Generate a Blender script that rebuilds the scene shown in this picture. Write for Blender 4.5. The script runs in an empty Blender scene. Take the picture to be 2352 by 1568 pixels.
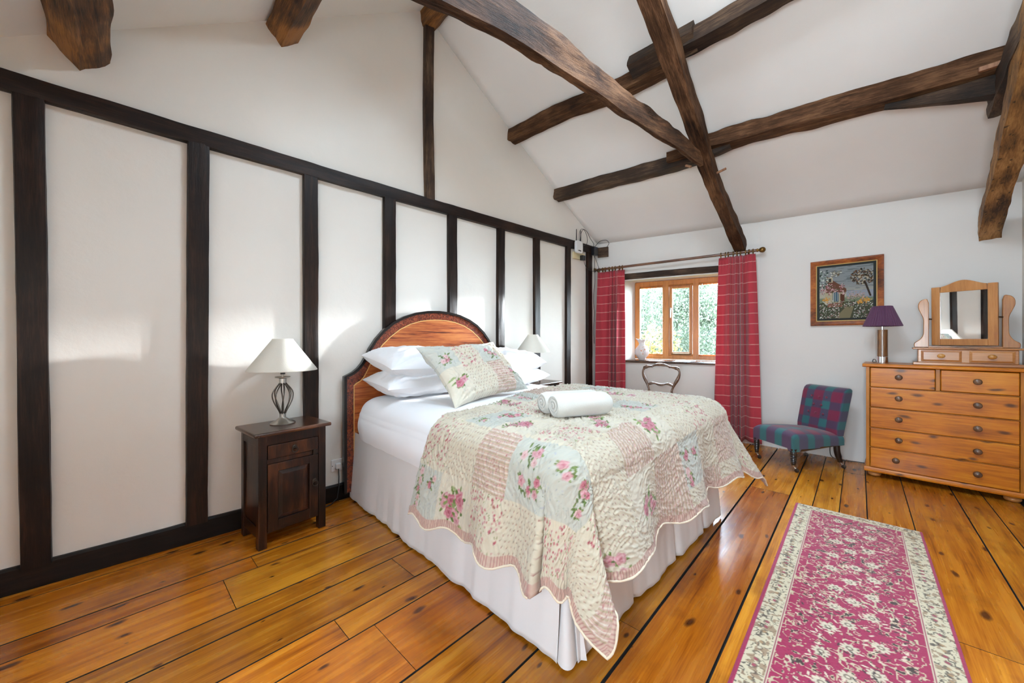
import bpy, bmesh, math, random
import numpy as np
from mathutils import Vector, Matrix, noise as mnoise

# ------------------------------------------------------------------ camera, world, exposure
C = bpy.context.scene.collection
sc = bpy.context.scene
rad = math.radians
EYE = 1.15
cam_d = bpy.data.cameras.new('camera'); cam = bpy.data.objects.new('camera', cam_d); C.objects.link(cam)
cam.location = (0, 0, EYE); cam.rotation_euler = (rad(90), 0, rad(45.8))
cam_d.sensor_width = 36; cam_d.lens = 855 / 2352 * 36; cam_d.shift_y = -4 / 2352; cam_d.clip_start = .02
sc.camera = cam
sc.view_settings.view_transform = 'Standard'; sc.view_settings.look = 'None'
sc.view_settings.gamma = 1; sc.view_settings.use_curve_mapping = False
sc.view_settings.exposure = 0.0
sc.cycles.use_denoising = True
sc.cycles.max_bounces = 10; sc.cycles.diffuse_bounces = 6; sc.cycles.transparent_max_bounces = 16
sc.cycles.sample_clamp_indirect = 6; sc.cycles.caustics_reflective = False; sc.cycles.caustics_refractive = False

SKY = 77.0
w = bpy.data.worlds.new('overcast_sky'); sc.world = w; w.use_nodes = True
wn = w.node_tree; bg = wn.nodes['Background']
wc = wn.nodes.new('ShaderNodeTexCoord'); ws = wn.nodes.new('ShaderNodeSeparateXYZ'); wr = wn.nodes.new('ShaderNodeValToRGB')
wn.links.new(wc.outputs['Generated'], ws.inputs[0]); wn.links.new(ws.outputs['Z'], wr.inputs[0]); wn.links.new(wr.outputs[0], bg.inputs[0])
wr.color_ramp.elements[0].position = 0.0; wr.color_ramp.elements[0].color = (.74, .87, .95, 1)
wr.color_ramp.elements[1].position = .55; wr.color_ramp.elements[1].color = (.66, .84, 1.0, 1)
bg.inputs[1].default_value = SKY

# low sun coming in over the garden, almost along the timbered wall
sun_d = bpy.data.lights.new('sun', 'SUN'); sun_d.energy = 15.0; sun_d.angle = rad(3.2); sun_d.color = (.95, .97, 1.0)
sun = bpy.data.objects.new('sun', sun_d); C.objects.link(sun); sun.location = (0, 12, 4)
sun.rotation_euler = Vector((-.205, -.975, -.122)).to_track_quat('-Z', 'Y').to_euler()
def portal(name, loc, rot, sx, sy):
    l = bpy.data.lights.new(name, 'AREA'); l.shape = 'RECTANGLE'; l.size = sx; l.size_y = sy
    l.cycles.is_portal = True
    o = bpy.data.objects.new(name, l); C.objects.link(o); o.location = loc; o.rotation_euler = rot
    return o
WANG = math.atan2(.46, 1.77)                      # the window wall turns by this angle
WL = math.hypot(1.77, .46)
WD = Vector((1.77 / WL, .46 / WL, 0)); WN = Vector((-.46 / WL, 1.77 / WL, 0))   # along it, and outwards
def W1(u, off=0, z=0): return Vector((-2.8, 4.33, 0)) + WD * u + WN * off + Vector((0, 0, z))
portal('portal_garden_window', W1(1.0, .34, 1.4), (rad(-90), 0, WANG), 1.15, 1.02)
# two roof lights added in the near slope, out of view, as fill
RL = [(-.95, -.45), (-.2, .10)]; RLY = (.76, 1.27)
FWX, FWZ = (-.20, .40), (.65, 1.75)  # unseen window added behind the camera for fill light
FW2, FZ2 = (-1.90, -1.72), (1.25, 1.60)  # small second opening, added out of view to brighten the left wall
portal('portal_added_front_window', (sum(FW2) / 2, -1.1 - .22, sum(FZ2) / 2), (rad(90), 0, 0), FW2[1] - FW2[0], FZ2[1] - FZ2[0])
portal('portal_added_front_window', (sum(FWX) / 2, -1.1 - .22, sum(FWZ) / 2), (rad(90), 0, 0), FWX[1] - FWX[0], FWZ[1] - FWZ[0])
SLA = math.atan(.67)
for a_, b_ in RL:
    ym = sum(RLY) / 2; portal('portal_added_roof_light', ((a_ + b_) / 2, ym - .1, 3.957 - .67 * (1.68 - ym) + .15), (SLA, 0, 0), b_ - a_, (RLY[1] - RLY[0]) / math.cos(SLA))

# roof light added in the far slope, unseen, to light the near slope
FRX, FRY = (-.70, .12), (1.83, 2.32)
portal('portal_added_roof_light', (sum(FRX) / 2, 2.14, 3.86), (rad(-31), 0, 0), .84, .60)

# ------------------------------------------------------------------ helpers
def lin(c):
    if isinstance(c, str): c = [int(c[i:i + 2], 16) / 255 for i in (0, 2, 4)]
    return tuple((x / 12.92 if x <= .04045 else ((x + .055) / 1.055) ** 2.4) for x in c)
def col(c): return (*lin(c), 1)

class NT:
    def __init__(s, name):
        s.m = bpy.data.materials.new(name); s.m.use_nodes = True; s.t = s.m.node_tree
        s.b = s.t.nodes['Principled BSDF']; s.out = s.t.nodes['Material Output']
    def n(s, ty, props=None, **ins):
        nd = s.t.nodes.new('ShaderNode' + {'Noise': 'TexNoise', 'Voronoi': 'TexVoronoi', 'Wave': 'TexWave'}.get(ty, ty))
        for k, v in (props or {}).items(): setattr(nd, k, v)
        for k, v in ins.items():
            k = k.replace('_', ' ')
            s.set(nd.inputs[int(k[1:])] if k[0] == 'i' and k[1:].isdigit() else nd.inputs[k], v)
        return nd
    def set(s, sock, v):
        if isinstance(v, bpy.types.NodeSocket): s.t.links.new(v, sock)
        elif isinstance(v, bpy.types.Node): s.t.links.new(v.outputs[0], sock)
        else: sock.default_value = v
    def math(s, op, a, b=0.0, c=None):
        nd = s.n('Math', {'operation': op}); s.set(nd.inputs[0], a); s.set(nd.inputs[1], b)
        if c is not None: s.set(nd.inputs[2], c)
        return nd.outputs[0]
    def ramp(s, fac, stops, interp='LINEAR'):
        nd = s.n('ValToRGB'); s.set(nd.inputs[0], fac); r = nd.color_ramp; r.interpolation = interp
        while len(r.elements) < len(stops): r.elements.new(.5)
        for e, (p, c) in zip(r.elements, stops): e.position = p; e.color = col(c) if isinstance(c, str) else (c, c, c, 1)
        return nd.outputs[0]
    def mix(s, fac, a, b, mode='MIX'):
        nd = s.n('MixRGB', {'blend_type': mode}); s.set(nd.inputs[0], fac)
        s.set(nd.inputs[1], col(a) if isinstance(a, str) else a); s.set(nd.inputs[2], col(b) if isinstance(b, str) else b)
        return nd.outputs[0]
    def bump(s, h, st=.3, dist=.01, normal=None):
        nd = s.n('Bump', Strength=st, Distance=dist, Height=h)
        if normal is not None: s.set(nd.inputs['Normal'], normal)
        s.set(s.b.inputs['Normal'], nd.outputs[0]); return nd.outputs[0]
    def done(s, color=None, rough=.6, **kw):
        if color is not None: s.set(s.b.inputs['Base Color'], col(color) if isinstance(color, str) else color)
        s.set(s.b.inputs['Roughness'], rough)
        for k, v in kw.items(): s.set(s.b.inputs[k.replace('_', ' ')], v)
        return s.m

def wood(name, dark, mid, light, axis=0, sc_=6, stretch=14, rough=.4, bump=.25, knots=0, knotcol='2a140a', big=.5, coat=0, spec=.5):
    t = NT(name); co = t.n('TexCoord').outputs['Object']
    info = t.n('ObjectInfo').outputs['Random']
    off = t.n('VectorMath', {'operation': 'SCALE'}, i0=(13.1, 7.7, 5.3)); t.set(off.inputs['Scale'], info)
    sv = [stretch] * 3; sv[axis] = 1.0
    mp = t.n('Mapping', Vector=co, Scale=tuple(sv), Location=off)
    n1 = t.n('Noise', Vector=mp, Scale=sc_ * .35, Detail=4.0, Roughness=.55, Distortion=.6)
    n2 = t.n('Noise', Vector=mp, Scale=sc_ * 1.6, Detail=5.0, Roughness=.7)
    mp3 = t.n('Mapping', Vector=co, Location=off)
    n3 = t.n('Noise', Vector=mp3, Scale=3.0, Detail=3.0)
    f = t.math('MULTIPLY_ADD', n2, .5, t.math('MULTIPLY', n1, 1.0 - .5))
    f = t.math('ADD', f, t.math('MULTIPLY', t.math('SUBTRACT', n3, .5), big))
    c = t.ramp(f, [(.32, dark), (.5, mid), (.68, light)])
    if knots:
        kv = [1.0] * 3; kv[axis] = .45
        mk = t.n('Mapping', Vector=co, Scale=tuple(kv), Location=off)
        nk = t.n('Noise', Vector=mk, Scale=7.0, Detail=2.0)
        dv = t.n('MixRGB', Fac=.06, i1=mk, i2=nk.outputs['Color'])
        if axis == 0:
            sx = t.n('SeparateXYZ', Vector=dv); dv = t.n('CombineXYZ', i0=sx.outputs[0], i1=t.math('ADD', sx.outputs[2], t.math('MULTIPLY', sx.outputs[1], .7)), i2=0.0)
            vo = t.n('Voronoi', {'voronoi_dimensions': '2D'}, Vector=dv, Scale=knots)
        else: vo = t.n('Voronoi', Vector=dv, Scale=knots)
        k = t.ramp(vo.outputs['Distance'], [(.04, 1.0), (.075, .6), (.12, 0.0)])
        c = t.mix(t.math('MULTIPLY', k, .85), c, knotcol)
    t.bump(n2, bump, .004)
    return t.done(c, rough, Coat_Weight=coat, Coat_Roughness=.15, Specular_IOR_Level=spec)

def tag(o, label=None, cat=None, group=None, kind=None):
    if label: o['label'] = label
    if cat: o['category'] = cat
    if group: o['group'] = group
    if kind: o['kind'] = kind
    return o
def thing(name, label, cat, loc=(0, 0, 0), rotz=0, group=None):
    o = bpy.data.objects.new(name, None); C.objects.link(o); o.location = loc; o.rotation_euler = (0, 0, rotz); o.empty_display_size = .05
    return tag(o, label, cat, group)

class G:
    """mesh collector"""
    def __init__(s): s.v = []; s.f = []
    def add(s, vs, fs, mx=None):
        k = len(s.v)
        s.v += [tuple(mx @ Vector(p)) if mx is not None else tuple(p) for p in vs]
        s.f += [tuple(i + k for i in f) for f in fs]; return s
    def box(s, x0, x1, y0, y1, z0, z1, mx=None):
        vs = [(x, y, z) for x in (x0, x1) for y in (y0, y1) for z in (z0, z1)]
        return s.add(vs, [(0, 1, 3, 2), (4, 6, 7, 5), (0, 4, 5, 1), (2, 3, 7, 6), (0, 2, 6, 4), (1, 5, 7, 3)], mx)
    def prism(s, pts, y0, y1, mx=None, axis='y'):
        n = len(pts)
        P = (lambda a, b, t: (a, t, b)) if axis == 'y' else (lambda a, b, t: (a, b, t)) if axis == 'z' else (lambda a, b, t: (t, a, b))
        vs = [P(a, b, y0) for a, b in pts] + [P(a, b, y1) for a, b in pts]
        fs = [tuple(range(n)), tuple(range(2 * n - 1, n - 1, -1))] + [(i, i + n, (i + 1) % n + n, (i + 1) % n) for i in range(n)]
        return s.add(vs, fs, mx)
    def lathe(s, prof, n=24, mx=None, cap=True):
        vs = []; fs = []
        for r, z in prof:
            for i in range(n):
                a = 2 * math.pi * i / n; vs.append((r * math.cos(a), r * math.sin(a), z))
        for j in range(len(prof) - 1):
            for i in range(n):
                a = j * n + i; b = j * n + (i + 1) % n; fs.append((a, b, b + n, a + n))
        if cap: fs += [tuple(range(n - 1, -1, -1)), tuple(range((len(prof) - 1) * n, len(prof) * n))]
        return s.add(vs, fs, mx)
    def tube(s, pts, r, n=8, mx=None, closed=False, flat=1.0):
        pts = [Vector(p) for p in pts]; N = len(pts); vs = []; fs = []
        rs = r if hasattr(r, '__len__') else [r] * N
        up = None
        for i, p in enumerate(pts):
            t = (pts[(i + 1) % N] - pts[i - 1]) if closed or 0 < i < N - 1 else (pts[1] - pts[0] if i == 0 else pts[-1] - pts[-2])
            t.normalize()
            if up is None: up = Vector((0, 0, 1)) if abs(t.z) < .9 else Vector((1, 0, 0))
            a = t.cross(up).normalized(); up = a.cross(t).normalized()
            for k in range(n):
                an = 2 * math.pi * k / n; vs.append(p + a * math.cos(an) * rs[i] * flat + up * math.sin(an) * rs[i])
        for i in range(N if closed else N - 1):
            for k in range(n):
                a = i * n + k; b = i * n + (k + 1) % n; c = ((i + 1) % N) * n + (k + 1) % n; d = ((i + 1) % N) * n + k
                fs.append((a, d, c, b))
        if not closed: fs += [tuple(range(n)), tuple(range(N * n - 1, (N - 1) * n - 1, -1))]
        return s.add(vs, fs, mx)
    def ball(s, c, r, n=14, sc_=(1, 1, 1)):
        prof = [(max(1e-4, r * math.sin(math.pi * j / n)), -r * math.cos(math.pi * j / n)) for j in range(n + 1)]
        return s.lathe(prof, 16, Matrix.Translation(c) @ Matrix.Diagonal((*sc_, 1)), cap=False)
    def build(s, name, mat, parent=None, smooth=None, bevel=0, loc=None, subsurf=0):
        me = bpy.data.meshes.new(name); me.from_pydata(s.v, [], s.f); 
        bm = bmesh.new(); bm.from_mesh(me); bmesh.ops.recalc_face_normals(bm, faces=bm.faces); bm.to_mesh(me); bm.free()
        return link(name, me, mat, parent, smooth, bevel, loc, subsurf)

def link(name, me, mat, parent=None, smooth=None, bevel=0, loc=None, subsurf=0):
    o = bpy.data.objects.new(name, me); C.objects.link(o)
    if mat: me.materials.append(mat)
    if smooth is not None:
        me.shade_smooth()
        if smooth < 180: me.set_sharp_from_angle(angle=rad(smooth))
    if bevel:
        b = o.modifiers.new('bevel', 'BEVEL'); b.width = bevel; b.segments = 2; b.limit_method = 'ANGLE'; b.angle_limit = rad(40)
    if subsurf:
        b = o.modifiers.new('sub', 'SUBSURF'); b.levels = b.render_levels = subsurf
    if parent: o.parent = parent
    if loc is not None: o.location = loc
    return o
def gridmesh(name, P, mat, parent=None, colors=None, uv=None, closed=False):
    """P: (a,b,3) array of points -> smooth quad mesh; colors (a,b,3) linear"""
    P = np.asarray(P, dtype=np.float32); a, b = P.shape[:2]
    me = bpy.data.meshes.new(name)
    idx = np.arange(a * b).reshape(a, b)
    if closed: idx = np.concatenate([idx, idx[:, :1]], 1)
    q = np.stack([idx[:-1, :-1], idx[1:, :-1], idx[1:, 1:], idx[:-1, 1:]], -1).reshape(-1, 4)
    me.vertices.add(a * b); me.vertices.foreach_set('co', P.reshape(-1))
    me.loops.add(q.size); me.loops.foreach_set('vertex_index', q.reshape(-1).astype(np.int32))
    me.polygons.add(len(q)); me.polygons.foreach_set('loop_start', np.arange(0, q.size, 4, dtype=np.int32))
    me.update(calc_edges=True)
    if colors is not None:
        at = me.color_attributes.new('paint', 'FLOAT_COLOR', 'POINT')
        cc = np.ones((a * b, 4), np.float32); cc[:, :3] = np.asarray(colors).reshape(-1, 3); at.data.foreach_set('color', cc.reshape(-1))
    if uv is not None:
        u = me.uv_layers.new(name='uv'); U = np.asarray(uv, np.float32).reshape(-1, 2)[q.reshape(-1)]; u.data.foreach_set('uv', U.reshape(-1))
    o = link(name, me, mat, parent); me.shade_smooth()
    return o

def vnoise(x, y, seed=0):
    """smooth lattice noise in numpy, -1..1"""
    x = np.asarray(x, float); y = np.asarray(y, float)
    xi = np.floor(x).astype(int); yi = np.floor(y).astype(int); fx = x - xi; fy = y - yi
    fx = fx * fx * (3 - 2 * fx); fy = fy * fy * (3 - 2 * fy)
    def h(a, b):
        n = (a * 374761393 + b * 668265263 + seed * 362437) & 0xffffffff
        n = ((n ^ (n >> 13)) * 1274126177) & 0xffffffff
        return ((n ^ (n >> 16)) & 0xffff) / 32767.5 - 1
    return (h(xi, yi) * (1 - fx) + h(xi + 1, yi) * fx) * (1 - fy) + (h(xi, yi + 1) * (1 - fx) + h(xi + 1, yi + 1) * fx) * fy
def fbm(x, y, seed=0, o=3): return sum(vnoise(x * 2 ** i, y * 2 ** i, seed + i) * .5 ** i for i in range(o))
def sstep(a, b, x): t = np.clip((x - a) / (b - a), 0, 1); return t * t * (3 - 2 * t)

def frame_x(p0, p1, up=(0, 0, 1)):
    x = (Vector(p1) - Vector(p0)).normalized(); z = Vector(up); y = z.cross(x).normalized(); z = x.cross(y)
    return Matrix(((x.x, y.x, z.x, p0[0]), (x.y, y.y, z.y, p0[1]), (x.z, y.z, z.z, p0[2]), (0, 0, 0, 1)))
def beam(name, path, w_, h_, mat, seed=1, rough=.012, roll=0, parent=None, wscale=None, up=(0, 0, 1), chamfer=.07, step=.035, bow=0):
    """hewn timber swept along path; local X follows the chord. w_ across, h_ depth"""
    mx = frame_x(path[0], path[-1], up); inv = mx.inverted(); pts = [inv @ Vector(p) for p in path]
    L = pts[-1].x; n = max(4, int(L / step)); xs = [p.x for p in pts]
    ring = []
    m = 5
    for cx_, cy_ in ((1, 1), (-1, 1), (-1, -1), (1, -1)):
        nx, ny = {(1, 1): (-1, 1), (-1, 1): (-1, -1), (-1, -1): (1, -1), (1, -1): (1, 1)}[(cx_, cy_)]
        for k in range(m):
            f = k / m * (1 - chamfer) + chamfer / 2
            ring.append((cx_ + (nx - cx_) * f, cy_ + (ny - cy_) * f))
    R = len(ring); V = np.zeros((n + 1, R, 3)); rnd = random.Random(seed)
    from bisect import bisect_right
    for i in range(n + 1):
        x = L * i / n
        j = min(len(xs) - 2, max(0, bisect_right(xs, x) - 1)); t = (x - xs[j]) / (xs[j + 1] - xs[j])
        p0 = pts[j - 1] if j > 0 else pts[j]; p1 = pts[j]; p2 = pts[j + 1]; p3 = pts[j + 2] if j + 2 < len(pts) else pts[j + 1]
        cr = lambda a, b, c, d: .5 * ((2 * b) + (-a + c) * t + (2 * a - 5 * b + 4 * c - d) * t * t + (-a + 3 * b - 3 * c + d) * t ** 3)
        cy_, cz_ = cr(p0.y, p1.y, p2.y, p3.y), cr(p0.z, p1.z, p2.z, p3.z)
        sw = 1 if wscale is None else wscale[0] + (wscale[1] - wscale[0]) * i / n
        for k, (a, b) in enumerate(ring):
            q = Vector((x * 2.2, a * 1.1 + seed * 3.1, b * 1.1)); lo = mnoise.noise(q) * rough
            q2 = Vector((x * 9, a * 2.5 + seed, b * 2.5)); hi = mnoise.noise(q2) * rough * .55
            y = a * (w_ / 2 * sw + lo + hi); z = b * (h_ / 2 * sw + mnoise.noise(q + Vector((9, 4, 2))) * rough + hi)
            cr_, sr = math.cos(roll), math.sin(roll)
            V[i, k] = (x, cy_ + y * cr_ - z * sr, cz_ + y * sr + z * cr_)
    g = G(); vs = V.reshape(-1, 3).tolist(); fs = []
    for i in range(n):
        for k in range(R): fs.append((i * R + k, i * R + (k + 1) % R, (i + 1) * R + (k + 1) % R, (i + 1) * R + k))
    fs += [tuple(range(R - 1, -1, -1)), tuple(range(n * R, n * R + R))]
    g.add(vs, fs); o = g.build(name, mat, parent, smooth=32); o.matrix_world = mx
    return o

# ------------------------------------------------------------------ materials
def plaster(name, c, seed=0.0):
    t = NT(name); co = t.n('TexCoord').outputs['Object']
    n1 = t.n('Noise', Vector=co, Scale=1.3, Detail=4.0); n2 = t.n('Noise', Vector=co, Scale=14.0, Detail=6.0, Roughness=.6)
    cc = t.mix(t.ramp(n1, [(.35, 0.0), (.7, 1.0)]), c, tuple(x * .95 for x in lin(c)) + (1,))
    h = t.math('ADD', t.math('MULTIPLY', n1, 3.0), t.math('MULTIPLY', n2, .35)); t.bump(h, .22, .02)
    return t.done(cc, .85, Specular_IOR_Level=.25)
M_wall = plaster('white_plaster', 'e5e1da'); M_ceil = plaster('ceiling_plaster', 'ecebe9'); M_back = plaster('window_wall_plaster', 'dcd9d5')
M_black = wood('black_timber', '0e0807', '1d120d', '342219', 0, 7, 16, rough=.4, bump=.4, big=.4, spec=.2)
M_oak = wood('old_oak', '1f120b', '49301f', '735239', 0, 9, 12, rough=.7, bump=1.0, big=.65, spec=.12)
M_oakdk = wood('old_oak_dark', '1b110b', '3b291c', '66503d', 0, 9, 12, rough=.62, bump=1.0, big=.8, spec=.3)
M_oakor = wood('old_oak_orange', '20130b', '5b3a20', '936232', 0, 8, 12, rough=.6, bump=1.0, big=1.2, spec=.3)
M_pitted = wood('pitted_oak', '3a2413', '80592f', 'b2844f', 0, 8, 9, rough=.6, bump=1.0, big=.7, knots=26, knotcol='1c110a', spec=.3)
M_base = wood('black_skirting', '0b0706', '140d0a', '221712', 1, 6, 10, rough=.45, spec=.2)
M_night = wood('dark_hardwood', '110805', '25120a', '4c2814', 2, 7, 8, rough=.35, big=.9, coat=.1, spec=.3)
M_nighttop = wood('dark_hardwood_top', '22110a', '442414', '6b4126', 1, 6, 9, rough=.25, big=.7, coat=.3)
M_pine = wood('honey_pine', '8c4808', 'b9690a', 'cd841a', 0, 4, 16, rough=.36, bump=.06, knots=7.5, knotcol='40200c', big=.45, coat=.15, spec=.3)
M_pinev = wood('honey_pine_upright', '8a4b0e', 'ab6814', 'bf7d24', 2, 4, 16, rough=.38, bump=.06, knots=3, knotcol='4a220c', big=.4, coat=.15, spec=.3)
M_mpine = wood('waxed_pine', '9a5f30', 'b0763e', 'c2894f', 2, 5, 16, rough=.34, bump=.06, knots=3.5, knotcol='5a3418', big=.5, coat=.3)
M_mpineh = wood('waxed_pine_board', '965c2e', 'ad723b', 'bf864c', 0, 5, 16, rough=.34, bump=.06, knots=4, knotcol='5a3418', big=.5, coat=.3)
M_knob = wood('turned_knob', '3c2417', '5f4330', '85664c', 2, 14, 4, rough=.35, coat=.3)
M_mknob = wood('pale_knob', '9c6527', 'b77f3a', 'c89550', 2, 14, 4, rough=.28, coat=.5)
M_winwood = wood('golden_oak_frame', 'a05c17', 'b87227', 'c98538', 2, 6, 14, rough=.38, bump=.08, big=.3, coat=.2)
M_chair = wood('walnut', '3a2418', '5a3d2c', '7a5842', 2, 8, 10, rough=.22, coat=.6)
M_frame = wood('burr_frame', '4a1f0a', '8a4516', 'b4692b', 0, 20, 2, rough=.28, bump=.1, coat=.5)
M_cyl = wood('lamp_walnut', '3b2112', '704a2a', '9c7345', 2, 6, 14, rough=.25, coat=.5)
M_sill = wood('dark_sill', '2e1a12', '4b3021', '694832', 0, 6, 12, rough=.25, coat=.6)
M_pole = wood('brown_pole', '3e2314', '5c3823', '7a4f33', 0, 6, 12, rough=.3, coat=.4)
def simple(name, c, rough=.5, **k):
    t = NT(name); co = t.n('TexCoord').outputs['Object']; n = t.n('Noise', Vector=co, Scale=30.0, Detail=3.0)
    base = lin(c) + (1,); return t.done(t.mix(t.math('MULTIPLY', n, .25), base, tuple(x * .85 for x in base[:3]) + (1,)), rough, **k)
M_steel = simple('brushed_steel', 'b9b6b0', .32, Metallic=1.0)
M_dsteel = simple('dark_steel', '6e6862', .3, Metallic=1.0)
M_chrome = simple('chrome', 'e2e2e4', .08, Metallic=1.0)
M_brass = simple('aged_brass', '7a5a2e', .35, Metallic=.9)
M_ant = simple('antique_iron', '3a3029', .4, Metallic=.8)
M_blackp = simple('black_plastic', '17171a', .35)
M_whitep = simple('white_plastic', 'e6e6e6', .35)
M_creamp = simple('cream_plastic', 'd8c9a0', .4)
M_porc = simple('porcelain', 'e9e4e0', .12, Coat_Weight=.6)
M_gold = simple('gold_slip', 'd8b878', .4, Metallic=.3)
M_blackbead = simple('black_edging', '120c0b', .25)
M_felt = simple('dark_mount', '2f3230', .9)
M_peg = wood('pale_peg', '6b4630', '90664a', 'ad8464', 2, 8, 6, rough=.6)

def fabric(name, c, weave=900.0, rough=.9, bump=.15, sheen=.3, c2=None, trans=0):
    t = NT(name); co = t.n('TexCoord').outputs['Object']
    wv = t.n('Noise', Vector=co, Scale=weave, Detail=2.0); lo = t.n('Noise', Vector=co, Scale=5.0, Detail=3.0)
    base = lin(c) + (1,)
    t.bump(t.math('ADD', t.math('MULTIPLY', wv, .3), lo), bump, .006)
    m = t.done(t.mix(lo, base, (lin(c2) + (1,)) if c2 else tuple(x * .94 for x in base[:3]) + (1,)), rough, Sheen_Weight=sheen, Specular_IOR_Level=.2)
    if trans:
        tr = t.n('BsdfTranslucent', Color=base); mx = t.n('MixShader', Fac=trans, i1=t.b.outputs[0], i2=tr.outputs[0]); t.t.links.new(mx.outputs[0], t.out.inputs[0])
    return m
M_sheet = fabric('white_cotton', 'e6e6e9'); M_valance = fabric('white_valance', 'dfdad8', trans=.12)
M_pillow = fabric('pillow_cotton', 'e9e9ec'); M_towel = fabric('terry_towel', 'bfbcb5', weave=260, bump=.8, sheen=.6)
M_shade = fabric('linen_shade', 'e9e6dc', weave=300, bump=.5, trans=.25)
M_cream = fabric('cream_upholstery', 'e6dac6')
M_maroon = fabric('maroon_button_cloth', '6c2a42')

def painted(name, rough=.85, bump_scale=55.0, bump=.5, dist=.006, quilt=True, sheen=.2, spec=.2):
    t = NT(name); a = t.n('Attribute', {'attribute_name': 'paint'}); uv = t.n('UVMap')
    if quilt:
        n0 = t.n('Noise', Vector=uv, Scale=bump_scale * .55, Detail=2.0)
        v = t.n('MixRGB', Fac=.03, i1=uv.outputs[0], i2=n0.outputs['Color'])
        mp = t.n('Mapping', Vector=v, Scale=(1.0, .62, 1.0))
        vo = t.n('Voronoi', {'feature': 'SMOOTH_F1'}, Vector=mp, Scale=bump_scale)
        t.bump(t.math('SUBTRACT', 1.0, vo.outputs['Distance']), bump, dist)
    else:
        n0 = t.n('Noise', Vector=uv, Scale=bump_scale, Detail=3.0); t.bump(n0, bump, dist)
    return t.done(a.outputs['Color'], rough, Sheen_Weight=sheen, Specular_IOR_Level=spec)
M_quilt = painted('patchwork_print', bump_scale=42, bump=.75, dist=.008)
M_rug = painted('woven_rug_pattern', quilt=False, bump_scale=900, bump=.6, dist=.003)
M_needle = painted('needlework', quilt=False, bump_scale=700, bump=.3, dist=.001)

def headboard_mat():
    t = NT('ribbon_mahogany'); co = t.n('TexCoord').outputs['Object']
    mp = t.n('Mapping', Vector=co, Scale=(1.0, 1.3, 34.0)); n = t.n('Noise', Vector=mp, Scale=1.6, Detail=4.0, Roughness=.6, Distortion=.35)
    f = t.n('Noise', Vector=t.n('Mapping', Vector=co, Scale=(1.0, 8.0, 90.0)), Scale=2.0, Detail=3.0)
    c = t.ramp(t.math('ADD', t.math('MULTIPLY', n, .8), t.math('MULTIPLY', f, .2)), [(.36, '54210f'), (.43, '8f4522'), (.52, 'a95c2e'), (.66, 'bf7840')])
    return t.done(c, .3, Coat_Weight=.4, Coat_Roughness=.12)
M_hbpanel = headboard_mat()
def burr():
    t = NT('burr_mahogany'); co = t.n('TexCoord').outputs['Object']; n = t.n('Noise', Vector=co, Scale=55.0, Detail=4.0, Distortion=1.5)
    return t.done(t.ramp(n, [(.35, '3c170e'), (.52, '6b2d1a'), (.68, '8e4529')]), .26, Coat_Weight=.5, Coat_Roughness=.1)
M_hbband = burr()
M_inlay = simple('pale_inlay', 'd9b06a', .35)

def plaid():
    t = NT('red_check_wool'); uv = t.n('UVMap'); s = t.n('SeparateXYZ', Vector=uv)
    def line(v, period, wdt):
        f = t.math('PINGPONG', v, period / 2); return t.math('LESS_THAN', f, wdt / 2)
    vx = line(s.outputs[0], .36, .012); vz = line(s.outputs[1], .112, .0085)
    
    nz = t.n('Noise', Vector=uv, Scale=500.0, Detail=2.0)
    tw = t.n('Wave', {'bands_direction': 'DIAGONAL'}, Vector=uv, Scale=260.0)
    base = t.mix(nz, 'ab3340', 'c64c57')
    c = t.mix(t.math('MULTIPLY', vz, .55), base, 'e6c0b4'); c = t.mix(t.math('MULTIPLY', vx, .85), c, 'ece0da')
    t.bump(tw, .15, .001)
    m = t.done(c, .95, Sheen_Weight=.3, Specular_IOR_Level=.1)
    tr = t.n('BsdfTranslucent', Color=c); mx = t.n('MixShader', Fac=.2, i1=t.b.outputs[0], i2=tr.outputs[0]); t.t.links.new(mx.outputs[0], t.out.inputs[0])
    return m
M_plaid = plaid()
def tartan(name, ax, ay, ox=0.0, oy=0.0):
    t = NT(name); s = t.n('SeparateXYZ', Vector=t.n('TexCoord').outputs['Object'])
    def band(v, o):
        f = t.math('PINGPONG', t.math('ADD', v, o), .082); return t.ramp(t.math('DIVIDE', f, .082), [(.5, 0.0), (.62, 1.0)])
    bx = band(s.outputs[ax], ox); by = band(s.outputs[ay], oy)
    fine = t.n('Noise', Vector=t.n('Mapping', Vector=t.n('TexCoord').outputs['Object'], Scale=(60.0, 60.0, 400.0)), Scale=3.0)
    c = t.mix(bx, '7a2844', '4a465c'); c2 = t.mix(bx, '513a54', '2d686b'); c = t.mix(by, c, c2)
    c = t.mix(t.math('MULTIPLY', fine, .35), c, '2a2436')
    return t.done(c, .9, Sheen_Weight=.3, Specular_IOR_Level=.15)
M_tart_b = tartan('tartan_back', 0, 2, .02, .03); M_tart_s = tartan('tartan_seat', 0, 1, .02, .0)
M_tartside = fabric('tartan_dark_side', '231821')
def pleated():
    t = NT('pleated_plum_silk'); co = t.n('TexCoord').outputs['Object']; n = t.n('Noise', Vector=co, Scale=200.0)
    return t.done(t.mix(n, '431c3c', '5a2a50'), .7, Sheen_Weight=.3)
M_plum = pleated()
def glass():
    t = NT('window_glass'); t.t.nodes.remove(t.b)
    fr = t.n('Fresnel', IOR=1.12); tr = t.n('BsdfTransparent', Color=(.97, .98, .98, 1)); gl = t.n('BsdfGlossy', Roughness=.02)
    mx = t.n('MixShader', Fac=fr, i1=tr.outputs[0], i2=gl.outputs[0]); t.t.links.new(mx.outputs[0], t.out.inputs[0]); return t.m
M_glass = glass()
M_mirror = simple('mirror_silver', 'eef0f0', .01, Metallic=1.0)

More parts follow.
